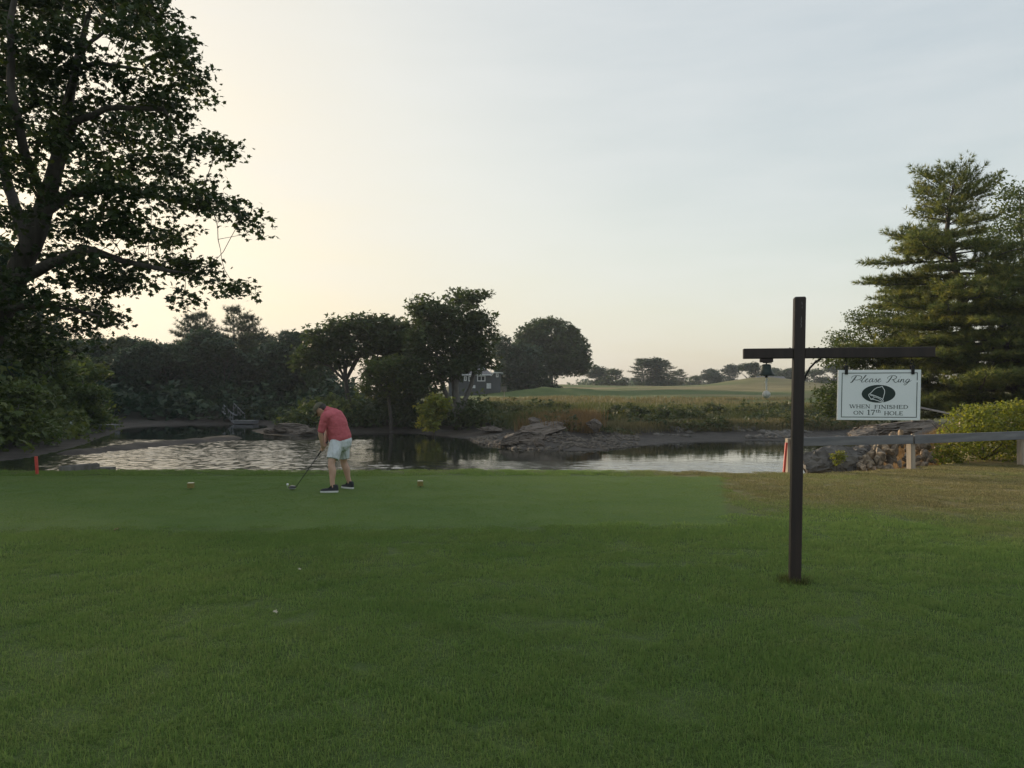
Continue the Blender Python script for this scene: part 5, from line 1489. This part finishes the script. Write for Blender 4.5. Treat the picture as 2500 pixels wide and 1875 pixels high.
body = link("body", freeze("body", b_, .0095, 3), M_skin, man)
for s_ in (-1, 1):
    e = MB(); ell(e, hed + hrot @ Vector((-.088, s_ * .03, .002)), (.010, .012, .009), hrot, 8); e.build("eye", M_hair, man, smooth=True)
# polo shirt: torso, short sleeves to the elbow, collar
s_ = MB()
limb(s_, [pel + Vector((-.005, 0, .03)), mid + Vector((0, 0, -.02)), mid + Vector((-.02, 0, .07)), che + Vector((.01, 0, .0)), (che + nkb) / 2 + Vector((.012, 0, -.005))], [.190, .182, .182, .180, .120], ((0, 1, 0), 1.10), 20)
limb(s_, [shR + Vector((.02, .0, .0)), che + Vector((.03, 0, .045)), shL + Vector((.025, 0, .0))], [.078, .105, .078])
limb(s_, [shL, shL * .5 + elL * .5, elL * .85 + shL * .15], [.078, .070, .062]); limb(s_, [shR, shR * .5 + elR * .5, elR * .85 + shR * .15], [.078, .070, .062])
limb(s_, [nkb + Vector((.05, 0, -.03)), nkb + Vector((-.005, 0, .012))], [.085, .072])
link("polo_shirt", freeze("polo_shirt", s_, .008, 8), M_shirt, man)
cl_ = MB(); nd = (hed - nkb).normalized()
cl_.tube([nkb + nd * -.012, nkb + nd * .012, nkb + nd * .034], [.080, .0765, .072], 18, False); cl_.build("collar", M_shirt, man, smooth=True)
# shorts
s_ = MB()
limb(s_, [pel + Vector((0, 0, .055)), pel + Vector((.01, 0, -.03))], [.172, .178], ((0, 1, 0), 1.10), 20)
kL, kR = hipL * .22 + knL * .78, hipR * .22 + knR * .78
s_.tube([hipL + Vector((.01, .02, .03)), hipL * .6 + kL * .4, kL + Vector((0, 0, .0))], [.122, .112, .104], 18)
s_.tube([hipR + Vector((.01, -.02, .03)), hipR * .6 + kR * .4, kR], [.120, .108, .098], 18)
link("shorts", freeze("shorts", s_, .008, 4), M_shorts, man)
# cap, hair
c_ = MB()
cr = []
for i_ in range(9):
    th = math.pi / 2 * i_ / 8
    for k_ in range(24):
        ph = 2 * math.pi * k_ / 24
        v = Vector((.113 * math.cos(ph) * math.cos(th), .092 * math.sin(ph) * math.cos(th), .092 * math.sin(th) + .012)); cr.append(hed + hrot @ (v + Vector((-.004, 0, .022))))
F_ = [(i_ * 24 + k_, i_ * 24 + (k_ + 1) % 24, (i_ + 1) * 24 + (k_ + 1) % 24, (i_ + 1) * 24 + k_) for i_ in range(8) for k_ in range(24)]
c_.add(cr, F_); cap = c_.build("cap", M_cap, man, smooth=True)
c_ = MB(); V_ = []
for i_ in range(5):
    for k_ in range(13):
        a = R(-62 + 124 * k_ / 12); r_ = 1 + i_ / 4 * .62 * math.cos(a * .9)
        for dz in (0,): V_.append(hed + hrot @ Vector((-.115 * math.cos(a) * r_, .09 * math.sin(a) * (1 + .12 * i_ / 4), .034 - .012 * (i_ / 4) - .02 * (math.sin(a) ** 2) * i_ / 4)))
top_ = len(V_); V_ += [p + hrot @ Vector((0, 0, -.004)) for p in V_[:top_]]
F_ = [(i_ * 13 + k_, i_ * 13 + k_ + 1, (i_ + 1) * 13 + k_ + 1, (i_ + 1) * 13 + k_) for i_ in range(4) for k_ in range(12)]
F_ += [tuple(top_ + q for q in f[::-1]) for f in F_]
F_ += [(52 + k_, 52 + k_ + 1, top_ + 53 + k_, top_ + 52 + k_) for k_ in range(12)]
c_.add(V_, F_); c_.build("brim", M_cap, cap, smooth=True)
h_ = MB(); ell(h_, hed + hrot @ Vector((.026, 0, -.002)), (.083, .084, .080), hrot); ell(h_, hed + hrot @ Vector((.055, 0, -.055)), (.045, .062, .035), hrot)
link("hair", freeze("hair", h_, .008, 3), M_hair, man)
# shoes
def shoe(an, ang, nm="shoe"):
    t = bpy.data.objects.new(nm, None); C.objects.link(t); t.parent = man; t.location = (an.x, an.y, 0); t.rotation_euler = (0, 0, ang)
    up_, so_ = MB(), MB()
    out = [(-.20, 0, .012), (-.185, .034, .02), (-.12, .050, .022), (-.03, .042, .02), (.05, .038, .02), (.085, .022, .02), (.092, 0, .02), (.085, -.022, .02), (.05, -.038, .02), (-.03, -.040, .02), (-.12, -.047, .022), (-.185, -.030, .02)]
    lo = [(x, y, 0.0) for x, y, z in out]; hi = [(x * 1.01, y * 1.06, .030 if x > -.17 else .026) for x, y, z in out]
    so_.add(lo + hi, [tuple(range(12))[::-1], tuple(range(12, 24))] + [(k_, (k_ + 1) % 12, 12 + (k_ + 1) % 12, 12 + k_) for k_ in range(12)])
    lv_ = [[(x, y, .030) for x, y, z in out]]
    lv_.append([(x * .97 + .004, y * .95, .052 + .02 * max(0, min(1, (x + .16) / .12))) for x, y, z in out])
    lv_.append([(x * .80 + .014, y * .82, .066 + .045 * max(0, min(1, (x + .12) / .10))) for x, y, z in out])
    lv_.append([(max(x, -.07) * .62 + .012, y * .80, .078 + .05 * max(0, min(1, (x + .10) / .06))) for x, y, z in out])
    for r_ in lv_: up_.v += r_
    for q in range(3): up_.f += [(q * 12 + k_, q * 12 + (k_ + 1) % 12, q * 12 + 12 + (k_ + 1) % 12, q * 12 + 12 + k_) for k_ in range(12)]
    up_.f.append(tuple(range(36, 48)))
    up_.build("upper", M_shoe, t, smooth=True); so_.build("sole", M_sole, t, bevel=.004)
shoe(anL, R(8)); shoe(anR, R(-38))

club = thing("golf_club", "dark driver held by the golfer with its head behind the ball", "golf club", tuple(O + gA + Vector((0, 0, gzp))))
MB().tube([gd * -.03, gd * .27], [.0145, .011], 10).build("grip", M_shaft, club, smooth=True)
Lc = (gB - gA).length
MB().tube([gd * .27, gd * Lc], [.0075, .005], 8).build("shaft", M_shaft, club, smooth=True)
h_ = MB(); hc = gB - gA + Vector((-.055, .0, .0))
ell(h_, hc + Vector((0, -.01, .004)), (.062, .055, .032)); ell(h_, hc + Vector((.0, .025, .0)), (.058, .022, .028)); limb(h_, [gd * (Lc - .03), gd * Lc + Vector((-.012, 0, -.008))], [.008, .010])
link("head", freeze("head", h_, .005, 4), M_head, club)
s_ = MB(); ell(s_, hc + Vector((0, -.008, -.012)), (.060, .052, .022)); s_.build("sole_plate", M_face, club, smooth=True)
bxw, byw = XY(702, 12.92)
bm = bmesh.new(); bmesh.ops.create_icosphere(bm, subdivisions=3, radius=.0214); me = bpy.data.meshes.new("golf_ball"); bm.to_mesh(me); bm.free()
for p_ in me.polygons: p_.use_smooth = True
gzb = gz(bxw, byw)
tag(link("golf_ball", me, M_gball, None, (bxw, byw, gzb + .062)), "white golf ball on a peg in front of the club head", "golf ball")
m = MB().lathe([(.002, -.03), (.0022, .03), (.0035, .036), (.006, .042), (.005, .0415), (.0005, .038)], 10, (bxw, byw, gzb))
tag(m.build("golf_tee", M_trim, smooth=True), "little white peg holding up the golf ball", "golf tee")

# ------------------------------------------------------------------ thickets, shrubs, tall grass
def near_ground(px0, px1, d0, d1, n_, g, s0=0, s1=999, far=True, nz=None, thr=.0, sc_=.2):
    out = []
    while len(out) < n_:
        k_ = n_ * 3
        px_ = g.uniform(px0, px1, k_); d_ = g.uniform(d0, d1, k_)
        x, y = (px_ - CX) / FPX * d_, d_
        s_ = seg_dist(x, y, FAR if far else NEAR)
        ok = ~in_poly(x, y, POLY) & (s_ > s0) & (s_ < s1)
        if far: ok &= seg_dist(x, y, NEAR) > s_
        if thr > 0: ok &= vnoise(x * sc_, y * sc_, nz) > thr
        for q in np.nonzero(ok)[0]: out.append((x[q], y[q]))
        if not ok.any() : break
    a = np.array(out[:n_]); return a[:, 0], a[:, 1]

def thicket(name, lab, x, y, rad, hgt, per, lsize, leaf, lmat, g, tb=0.0, hvar=.6):
    """Leaf masses heaped over the ground at x, y: one continuous growth."""
    z = terrain(x, y)
    n_ = len(x)
    r_ = rad * g.uniform(.6, 1.3, n_); h_ = hgt * (1 - hvar / 2 + hvar * g.random(n_))
    d = g.normal(size=(n_, per, 3)); d /= np.linalg.norm(d, axis=2, keepdims=True); d[..., 2] = np.abs(d[..., 2])
    q = .55 + .45 * g.random((n_, per, 1)) ** .5
    cen = np.stack([x, y, z], -1)[:, None] + d * q * np.stack([r_, r_, h_], -1)[:, None]
    tint = np.clip(np.repeat(g.random(n_), per) * .5 + g.random(n_ * per) * .5 + tb, 0, 1)
    me = leaves_mesh(name, cen.reshape(-1, 3), lsize * g.uniform(.7, 1.3, n_ * per), leaf, g, tint, .5)
    return tag(link(name, me, lmat), lab, None, None, "stuff")

M_lf_scrub = m_leaf("leaf_scrub", [(0.028, 0.046, 0.018), (0.048, 0.066, 0.022), (0.095, 0.095, 0.034)], .3)
M_grass_t = m_leaf("tall_grass_dry", [(0.075, 0.080, 0.034), (0.130, 0.118, 0.055), (0.20, 0.165, 0.085)], .3)
M_grass_r = m_leaf("tall_grass_rusty", [(0.10, 0.070, 0.030), (0.17, 0.110, 0.048), (0.25, 0.17, 0.08)], .3)
M_grass_g = m_leaf("tall_grass_green", [(0.05, 0.070, 0.022), (0.085, 0.10, 0.032), (0.15, 0.14, 0.05)], .3)
g = np.random.default_rng(66)
x, y = near_ground(1040, 2080, 50, 90, 250, g, 4.6, 16, nz=4, thr=.36, sc_=.16)
thicket("bank_thicket", "scrubby green thicket covering the far bank below the fairway", x, y, .95, .62, 64, .24, LEAF_C, M_lf_scrub, g, .1, 1.7)
x, y = near_ground(600, 1060, 60, 92, 190, g, 3.0, 13)
thicket("peninsula_thicket", "dark bushes along the peninsula behind the golfer", x, y, 1.3, 1.5, 64, .34, LEAF_C, M_lf_far, g)
x, y = near_ground(960, 1190, 62, 74, 46, g, 3.0, 12)
thicket("oak_foot_bushes", "dark bushes round the feet of the tall oak", x, y, 1.4, 2.2, 56, .32, LEAF_C, M_lf_mid, g)
x, y = near_ground(690, 870, 66, 74, 40, g, 3.0, 12)
thicket("peninsula_brambles", "lighter green bramble bank sloping down behind the golfer's head", x, y, 1.3, 2.0, 60, .32, LEAF_C, M_lf_oak, g)
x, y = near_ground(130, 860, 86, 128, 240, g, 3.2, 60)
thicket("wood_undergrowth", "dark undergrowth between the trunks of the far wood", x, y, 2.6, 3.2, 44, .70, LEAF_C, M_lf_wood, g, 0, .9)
x, y = near_ground(-160, 262, 38, 84, 170, g, 1.6, 30)
thicket("left_bank_undergrowth", "leafy growth overhanging the left bank above the docks", x, y, 1.8, 2.4, 60, .34, LEAF_C, M_lf_oak, g, 0.0, .9)
x, y = near_ground(1400, 2100, 330, 420, 110, g, 60, 500)
thicket("far_hedge", "low hazy scrub under the farthest treeline", x, y, 6.0, 5.0, 40, 1.5, LEAF_C, M_lf_far, g)
x, y = near_ground(1240, 1345, 142, 158, 30, g, 50, 200)
thicket("house_hedge", "dark hedge filling the gap between house and round tree", x, y, 3.0, 2.6, 50, .7, LEAF_C, M_lf_wood, g)

def grass_clumps(name, lab, x, y, hgt, per, wid, lmat, g, spread=.25, bend=.35, kind="stuff", parent=None):
    z = terrain(x, y); n_ = len(x) * per
    bx_ = np.repeat(x, per) + g.normal(size=n_) * spread; by_ = np.repeat(y, per) + g.normal(size=n_) * spread
    bz_ = np.repeat(z, per) - .02
    h_ = hgt * g.uniform(.55, 1.15, n_)
    a = g.uniform(0, 6.28, n_); lean_ = g.normal(size=n_) * bend
    dx, dy = np.cos(a), np.sin(a); sx_, sy_ = -dy * wid / 2, dx * wid / 2
    V = np.stack([np.stack([bx_ - sx_, by_ - sy_, bz_], -1), np.stack([bx_ + sx_, by_ + sy_, bz_], -1),
                  np.stack([bx_ + dx * lean_ * h_ * .35 + sx_ * .7, by_ + dy * lean_ * h_ * .35 + sy_ * .7, bz_ + h_ * .6], -1), np.stack([bx_ + dx * lean_ * h_ * .35 - sx_ * .7, by_ + dy * lean_ * h_ * .35 - sy_ * .7, bz_ + h_ * .6], -1),
                  np.stack([bx_ + dx * lean_ * h_, by_ + dy * lean_ * h_, bz_ + h_ * np.sqrt(np.maximum(.3, 1 - lean_ ** 2 * .4))], -1)], 1)
    k_ = np.arange(n_)[:, None] * 5
    me = mesh_np(name, V.reshape(-1, 3), [k_ + np.array([[0, 1, 2, 3]]), k_ + np.array([[3, 2, 4]])])
    attr(me, "tint", np.repeat(np.clip(np.repeat(g.random(len(x)), per) * .5 + g.random(n_) * .5, 0, 1), 5))
    o = link(name, me, lmat, parent)
    return tag(o, lab, None, None, kind) if kind else o
x, y = near_ground(1270, 1460, 50, 62, 260, g, 4.5, 12)
grass_clumps("rusty_grass", "rust-coloured tall grass on top of the rocky point", x, y, 1.0, 26, .035, M_grass_r, g, .35)
x, y = near_ground(1180, 1330, 52, 66, 160, g, 5, 13)
grass_clumps("point_grass", "yellow-green tall grass on the left flank of the rocky point", x, y, .9, 26, .035, M_grass_g, g, .35)
x, y = near_ground(1480, 2120, 54, 80, 700, g, 4.3, 8.5)
grass_clumps("marsh_grass", "straw-coloured marsh grass along the cut mud edge", x, y, .42, 26, .03, M_grass_t, g, .4)
x, y = near_ground(1180, 2120, 56, 92, 1000, g, 9, 22)
grass_clumps("bank_top_grass", "yellowing long grass along the top of the far bank", x, y, .5, 24, .035, M_grass_g, g, .45)
x, y = near_ground(1180, 2100, 74, 110, 700, g, 19, 40, nz=6, thr=.45, sc_=.1)
grass_clumps("fairway_rough", "dry tan rough on the slope of the far fairway", x, y, .45, 22, .05, M_grass_t, g, .6)
# dry grass on the spit
k_ = 420
px_ = g.uniform(2085, 2310, k_); d_ = g.uniform(22, 33, k_); x, y = (px_ - CX) / FPX * d_, d_
ok = ~in_poly(x, y, POLY) & (seg_dist(x, y, NEAR) > 1.2)
grass_clumps("spit_grass", "orange-brown dry grass on the spit behind the rail", x[ok], y[ok], .55, 30, .012, M_grass_r, g, .16)

# distinct shrubs on the far bank
sh_me = []
for q in range(3):
    gg = np.random.default_rng(600 + q)
    d = gg.normal(size=(520, 3)); d /= np.linalg.norm(d, axis=1, keepdims=True); d[:, 2] = np.abs(d[:, 2])
    lob = 1 + .25 * np.sin(d[:, 0] * 5 + q) * np.cos(d[:, 1] * 4)
    cen = d * (.5 + .5 * gg.random((520, 1)) ** .5) * lob[:, None] * np.array([1.0, 1.0, .95])
    cr_ = leaves_mesh("crown", cen, .22 * gg.uniform(.7, 1.3, 520), LEAF_C, gg, gg.random(520), .5)
    st = MB()
    for k_ in range(6):
        a = k_ * 1.05; st.tube([(0, 0, -.15), (.25 * math.cos(a), .25 * math.sin(a), .35), (.5 * math.cos(a), .5 * math.sin(a), .7)], [.04, .03, .012], 5)
    sh_me.append((st.data("stem"), cr_))
for st, cr_ in sh_me: st.materials.append(M_bark); cr_.materials.append(M_lf_scrub)
for q, (px_, d_, s_, lab) in enumerate([(1148, 66, 1.5, "dark shrub under the house at the left end of the far bank"), (1205, 68, 1.5, "dark rounded shrub below the post box"), (1255, 64, 1.3, "bluish shrub left of the rusty grass"),
                                        (1345, 74, .8, "small shrub standing up above the rusty grass"), (1500, 64, 1.25, "tallest shrub on the bank right of the rusty grass"), (1555, 63, 1.3, "low shrub in the middle of the far bank"),
                                        (1640, 64, 1.3, "shrub on the far bank left of the bell"), (1740, 68, 1.2, "pale shrub on the far bank just left of the bell's ball"), (2010, 66, 1.3, "dark shrub on the far bank right of the sign post")]):
    x, y = XY(px_, d_)
    t = thing("bank_shrub", lab, "shrub", (x, y, gz(x, y)), q * 1.3, "shrubs on the far bank"); t.scale = (s_ * .95, s_ * .85, s_ * .68)
    link("stem", sh_me[q % 3][0], None, t); link("crown", sh_me[q % 3][1], None, t)

# sunlit bush behind the rail
gb = np.random.default_rng(909)
bush_cl = [EL(2385, 1040, 18.6, 70, 45, .7), EL(2460, 1020, 18.9, 80, 40, .7), EL(2540, 1020, 18.9, 70, 45, .8), EL(2340, 1085, 18.3, 45, 45, .6), EL(2310, 1115, 18.2, 28, 26, .4), EL(2420, 1080, 18.5, 70, 50, .7), EL(2500, 1000, 19.2, 60, 22, .6), EL(2520, 1090, 18.7, 80, 50, .7), EL(2360, 1010, 18.9, 40, 18, .5)]
xb, yb = XY(2400, 18.7); zb2 = gz(xb, yb)
bl = [(-1, [(xb, yb, zb2 - .05, .05), (xb, yb, zb2 + .3, .04)])]
for k_ in range(9):
    a = k_ * .7; bl.append((0, [(xb, yb, zb2 + .02, .03), (xb + .7 * math.cos(a), yb + .5 * math.sin(a), zb2 + .4, .02), (xb + 1.2 * math.cos(a), yb + .7 * math.sin(a), zb2 + .9, .01)]))
tree("sunlit_bush", "bright yellow-green bush behind the rail at the right edge", bl, bush_cl, 910, 620, LEAF_S, 22, .075, .10, M_lf_bush, M_bark, infl=1.4, kill=.2, step=.14, tip=.004, rmax=.05, keep=.5, cat="bush", up=.4)
xw, yw = XY(2042, 17.7)
tree("weed_plant", "small yellow-green weed growing at the foot of the split boulder", [(-1, [(xw, yw, gz(xw, yw), .012), (xw, yw, .1, .01), (xw + .02, yw, .25, .006)])], [((xw, yw, .12), (.14, .12, .13), 1), ((xw + .1, yw, .2), (.1, .1, .1), 1)], 911, 50, LEAF_S, 10, .05, .04, M_lf_bush, M_bark, infl=.6, kill=.06, step=.05, tip=.003, rmax=.012, keep=.3, cat="weed")

# ------------------------------------------------------------------ turf: blades instanced over the lawn
def blade_patch(name, size, n_, h, w, g, lmat, bend=.5, clump=.0):
    x, y = g.uniform(-size / 2, size / 2, (2, n_))
    hh = h * g.uniform(.55, 1.25, n_) * (.75 + .5 * vnoise(x * 9 + 50, y * 9, 3))
    a = g.uniform(0, 6.28, n_); b2 = np.abs(g.normal(size=n_)) * bend + .1
    dx, dy = np.cos(a), np.sin(a); sx_, sy_ = -dy * w / 2, dx * w / 2
    z0 = np.full(n_, -.008)
    def pt(u, ws, zf, lf): return np.stack([x + dx * b2 * hh * lf + sx_ * ws * u, y + dy * b2 * hh * lf + sy_ * ws * u, z0 + hh * zf], -1)
    zf2 = 1 / np.sqrt(1 + b2 ** 2)
    V = np.stack([pt(-1, 1, 0, 0), pt(1, 1, 0, 0), pt(1, .85, .52, .18), pt(-1, .85, .52, .18), np.stack([x + dx * b2 * hh * .75, y + dy * b2 * hh * .75, z0 + hh * zf2], -1)], 1)
    k_ = np.arange(n_)[:, None] * 5
    me = mesh_np(name, V.reshape(-1, 3), [k_ + np.array([[0, 1, 2, 3]]), k_ + np.array([[3, 2, 4]])])
    attr(me, "tint", np.repeat(g.random(n_), 5)); me.materials.append(lmat)
    return me
def m_turf(name, greens, dries, trans=.5):
    m, n, l, b = mat(name)
    a = n.new("ShaderNodeAttribute"); a.attribute_name = "tint"
    d_ = n.new("ShaderNodeAttribute"); d_.attribute_name = "dry"; d_.attribute_type = 'INSTANCER'
    geo = n.new("ShaderNodeNewGeometry")
    z = noise(n, l, .55, 4, .6, vec=geo.outputs['Position'])
    z2 = noise(n, l, 2.6, 3, .6, vec=geo.outputs['Position'])
    mr = n.new("ShaderNodeMapRange"); mr.inputs['From Min'].default_value = .32; mr.inputs['From Max'].default_value = .68; l.new(z.outputs['Fac'], mr.inputs[0])
    gr = ramp(n, [(0, greens[0]), (.55, greens[1]), (1, greens[2])]); l.new(a.outputs['Fac'], gr.inputs[0])
    gr2 = ramp(n, [(0, greens[1]), (.6, greens[2]), (1, greens[3])]); l.new(a.outputs['Fac'], gr2.inputs[0])
    c1 = mixc(n, l, mr.outputs[0], gr.outputs[0], gr2.outputs[0])
    dr = ramp(n, [(0, dries[0]), (.5, dries[1]), (1, dries[2])]); l.new(a.outputs['Fac'], dr.inputs[0])
    ad = n.new("ShaderNodeMath"); ad.operation = 'MULTIPLY_ADD'; ad.inputs[1].default_value = .85; ad.use_clamp = True; 
    sb = n.new("ShaderNodeMath"); sb.operation = 'SUBTRACT'; sb.inputs[1].default_value = .5; l.new(z2.outputs['Fac'], sb.inputs[0])
    l.new(sb.outputs[0], ad.inputs[0]); l.new(d_.outputs['Fac'], ad.inputs[2])
    c2_ = mixc(n, l, ad.outputs[0], c1, dr.outputs[0])
    l.new(c2_, b.inputs['Base Color']); b.inputs['Roughness'].default_value = .6; b.inputs['Specular IOR Level'].default_value = .1
    t = n.new("ShaderNodeBsdfTranslucent"); mx = n.new("ShaderNodeMixShader"); mx.inputs[0].default_value = trans
    hs = n.new("ShaderNodeHueSaturation"); hs.inputs['Value'].default_value = 1.7; l.new(c2_, hs.inputs['Color']); l.new(hs.outputs[0], t.inputs['Color'])
    l.new(b.outputs[0], mx.inputs[1]); l.new(t.outputs[0], mx.inputs[2]); l.new(mx.outputs[0], n["Material Output"].inputs['Surface'])
    return m
GRN = [(0.084, 0.150, 0.040), (0.122, 0.200, 0.054), (0.162, 0.230, 0.064), (0.215, 0.258, 0.086)]
DRY = [(0.080, 0.088, 0.036), (0.150, 0.138, 0.062), (0.26, 0.22, 0.115)]
M_turf = m_turf("rough_turf", GRN, DRY)
M_teet = m_turf("tee_turf", [(0.086, 0.148, 0.034), (0.108, 0.176, 0.040), (0.132, 0.196, 0.046), (0.165, 0.212, 0.056)], DRY)

def turf(name, lab, x, y, dry_, variants, smin=.85, smax=1.2):
    z = terrain(x, y)
    me = bpy.data.meshes.new(name); me.vertices.add(len(x)); me.vertices.foreach_set("co", np.stack([x, y, z], -1).astype(np.float32).ravel()); me.update()
    attr(me, "dry", dry_)
    o = link(name, me)
    col = bpy.data.collections.new(name + "_blades")
    for k_, v in enumerate(variants): col.objects.link(bpy.data.objects.new("%s_tuft" % name, v))
    ng = bpy.data.node_groups.new(name, 'GeometryNodeTree')
    ng.interface.new_socket("Geometry", in_out='INPUT', socket_type='NodeSocketGeometry'); ng.interface.new_socket("Geometry", in_out='OUTPUT', socket_type='NodeSocketGeometry')
    N_, L_ = ng.nodes, ng.links
    gi, go = N_.new("NodeGroupInput"), N_.new("NodeGroupOutput")
    iop = N_.new("GeometryNodeInstanceOnPoints"); ci = N_.new("GeometryNodeCollectionInfo")
    ci.inputs['Collection'].default_value = col; ci.inputs['Separate Children'].default_value = True; ci.inputs['Reset Children'].default_value = True
    iop.inputs['Pick Instance'].default_value = True
    rv = N_.new("FunctionNodeRandomValue"); rv.data_type = 'FLOAT_VECTOR'; rv.inputs['Min'].default_value = (0, 0, 0); rv.inputs['Max'].default_value = (0, 0, 6.283)
    rs = N_.new("FunctionNodeRandomValue"); rs.data_type = 'FLOAT'; rs.inputs[2].default_value = smin; rs.inputs[3].default_value = smax; rs.inputs['Seed'].default_value = 4
    L_.new(gi.outputs[0], iop.inputs['Points']); L_.new(ci.outputs[0], iop.inputs['Instance']); L_.new(rv.outputs[0], iop.inputs['Rotation']); L_.new(rs.outputs[1], iop.inputs['Scale'])
    L_.new(iop.outputs[0], go.inputs[0])
    md = o.modifiers.new("blades", 'NODES'); md.node_group = ng
    return tag(o, lab, None, None, "stuff")
gt = np.random.default_rng(303)
rough_v = [blade_patch("tuft", .52, 1500, .040, .0032, gt, M_turf, 1.1) for _ in range(4)]
rough_f = [blade_patch("tuft", .52, 900, .034, .0048, gt, M_turf, 1.0) for _ in range(4)]
mown_v = [blade_patch("tuft", .52, 1000, .016, .004, gt, M_teet, .8) for _ in range(3)]
def grid(x0, x1, y0, y1, st):
    a, b2 = np.meshgrid(np.arange(x0, x1, st), np.arange(y0, y1, st)); a = a.ravel() + gt.uniform(-.3, .3, a.size) * st; b2 = b2.ravel() + gt.uniform(-.3, .3, b2.size) * st
    return a, b2
def dryness(x, y):
    d_ = sstep(0.0, 1.0, (x - 2.2) * 0.13 + (y - 8.0) * 0.075 + (fbm(x * .45, y * .45, 21) - .5) * 1.1) * sstep(1.5, 4.0, x)
    return np.clip(d_ * .95 + sstep(15.4, 16.2, y) * .25 + (fbm(x * .5, y * .5, 88) - .62) * .55, 0, 1)
x, y = grid(-9, 10, 2.0, 9.4, .36)
ok = (np.abs(x) < y * .80 + 1.2) & (tee_mask(x, y) < .2)
turf("lawn_grass", "uncut green grass of the lawn before the tee", x[ok], y[ok], dryness(x[ok], y[ok]), rough_v, .65, 1.35)
x, y = grid(-15, 16, 8.6, 17.6, .42)
ok = (np.abs(x) < y * .78 + 1.0) & (tee_mask(x, y) < .2) & (terrain(x, y) > -.75) & ((y > 9.3) | (tee_mask(x, y + .5) > .2))
turf("fringe_grass", "longer grass fringing the tee and the drier lawn by the rail", x[ok], y[ok], dryness(x[ok], y[ok]), rough_f)
x, y = grid(-13, 4.4, 9.0, 15.2, .42)
ok = (tee_mask(x, y) > .5) & (np.abs(x) < y * .78 + 1.0)
turf("tee_grass", "closely mown grass of the tee", x[ok], y[ok], np.clip(dryness(x[ok], y[ok]) * .3 + .10 * gt.random(ok.sum()), 0, 1), mown_v)

# untrimmed tufts round the foot of the post, weeds on the lip of the bank
a_ = g.uniform(0, 6.28, 60); r_ = g.uniform(.05, .13, 60)
grass_clumps("post_foot_grass", "longer untrimmed grass round the foot of the sign post", sx + np.cos(a_) * r_, sy + np.sin(a_) * r_, .085, 9, .0042, M_grass_g, g, .02, .5)
px_ = np.concatenate([g.uniform(1560, 1990, 90), g.uniform(0, 260, 40)]); d_ = g.uniform(15.9, 16.7, 130)
grass_clumps("lip_weeds", "straggling weeds along the lip of the bank", (px_ - CX) / FPX * d_, d_, .15, 7, .006, M_grass_g, g, .06, .6)
# fallen leaves and scraps on the lawn
M_deadleaf = m_simple("pale_dead_leaf", (0.26, 0.235, 0.16), (0.40, 0.37, 0.27), 30, .8, .2)
M_deadleaf2 = m_simple("tan_dead_leaf", (0.20, 0.13, 0.06), (0.34, 0.24, 0.12), 30, .8, .2)
for q, (px_, py_, s_, mm_, lab) in enumerate([(673, 1500, .04, M_deadleaf, "pale curled leaf lying mid-lawn below the golfer"), (732, 1394, .035, M_deadleaf, "small pale leaf lying on the lawn straight below the golfer's shoes"), (370, 1703, .025, M_deadleaf, "tiny white scrap low on the lawn at the left"),
                                         (284, 1294, .07, M_deadleaf2, "tan leaf at the near edge of the tee on the left"), (2170, 1305, .03, M_deadleaf, "pale scrap on the lawn right of the sign post")]):
    d_ = CAMZ * FPX / (py_ - HY); x, y = XY(px_, d_)
    TV, TF = LEAF_M
    v = TV * s_ * np.array([1, 1, 2.2]); v[:, 1] -= s_ * .4
    me = mesh_np("fallen_leaf", v, TF); me.materials.append(mm_)
    o = link("fallen_leaf", me, None, None, (x, y, gz(x, y) + .045)); o.rotation_euler = (.5, .3 * (-1) ** q, q * 1.7)
    tag(o, lab, "leaf", "scraps on the lawn")

# ------------------------------------------------------------------ evening haze: one even, closed volume round the whole place
hm = bpy.data.materials.new("haze"); hm.use_nodes = True
n, l = hm.node_tree.nodes, hm.node_tree.links
n.clear()
pv = n.new("ShaderNodeVolumePrincipled"); mo = n.new("ShaderNodeOutputMaterial")
pv.inputs['Color'].default_value = (0.80, 0.88, 1.0, 1); pv.inputs['Density'].default_value = 0.00032; pv.inputs['Anisotropy'].default_value = 0.1
l.new(pv.outputs[0], mo.inputs['Volume'])
tag(MB().box((0, 0, 20 - 5), (1240, 1240, 50)).build("haze", hm), "thin evening haze", None, None, "stuff")
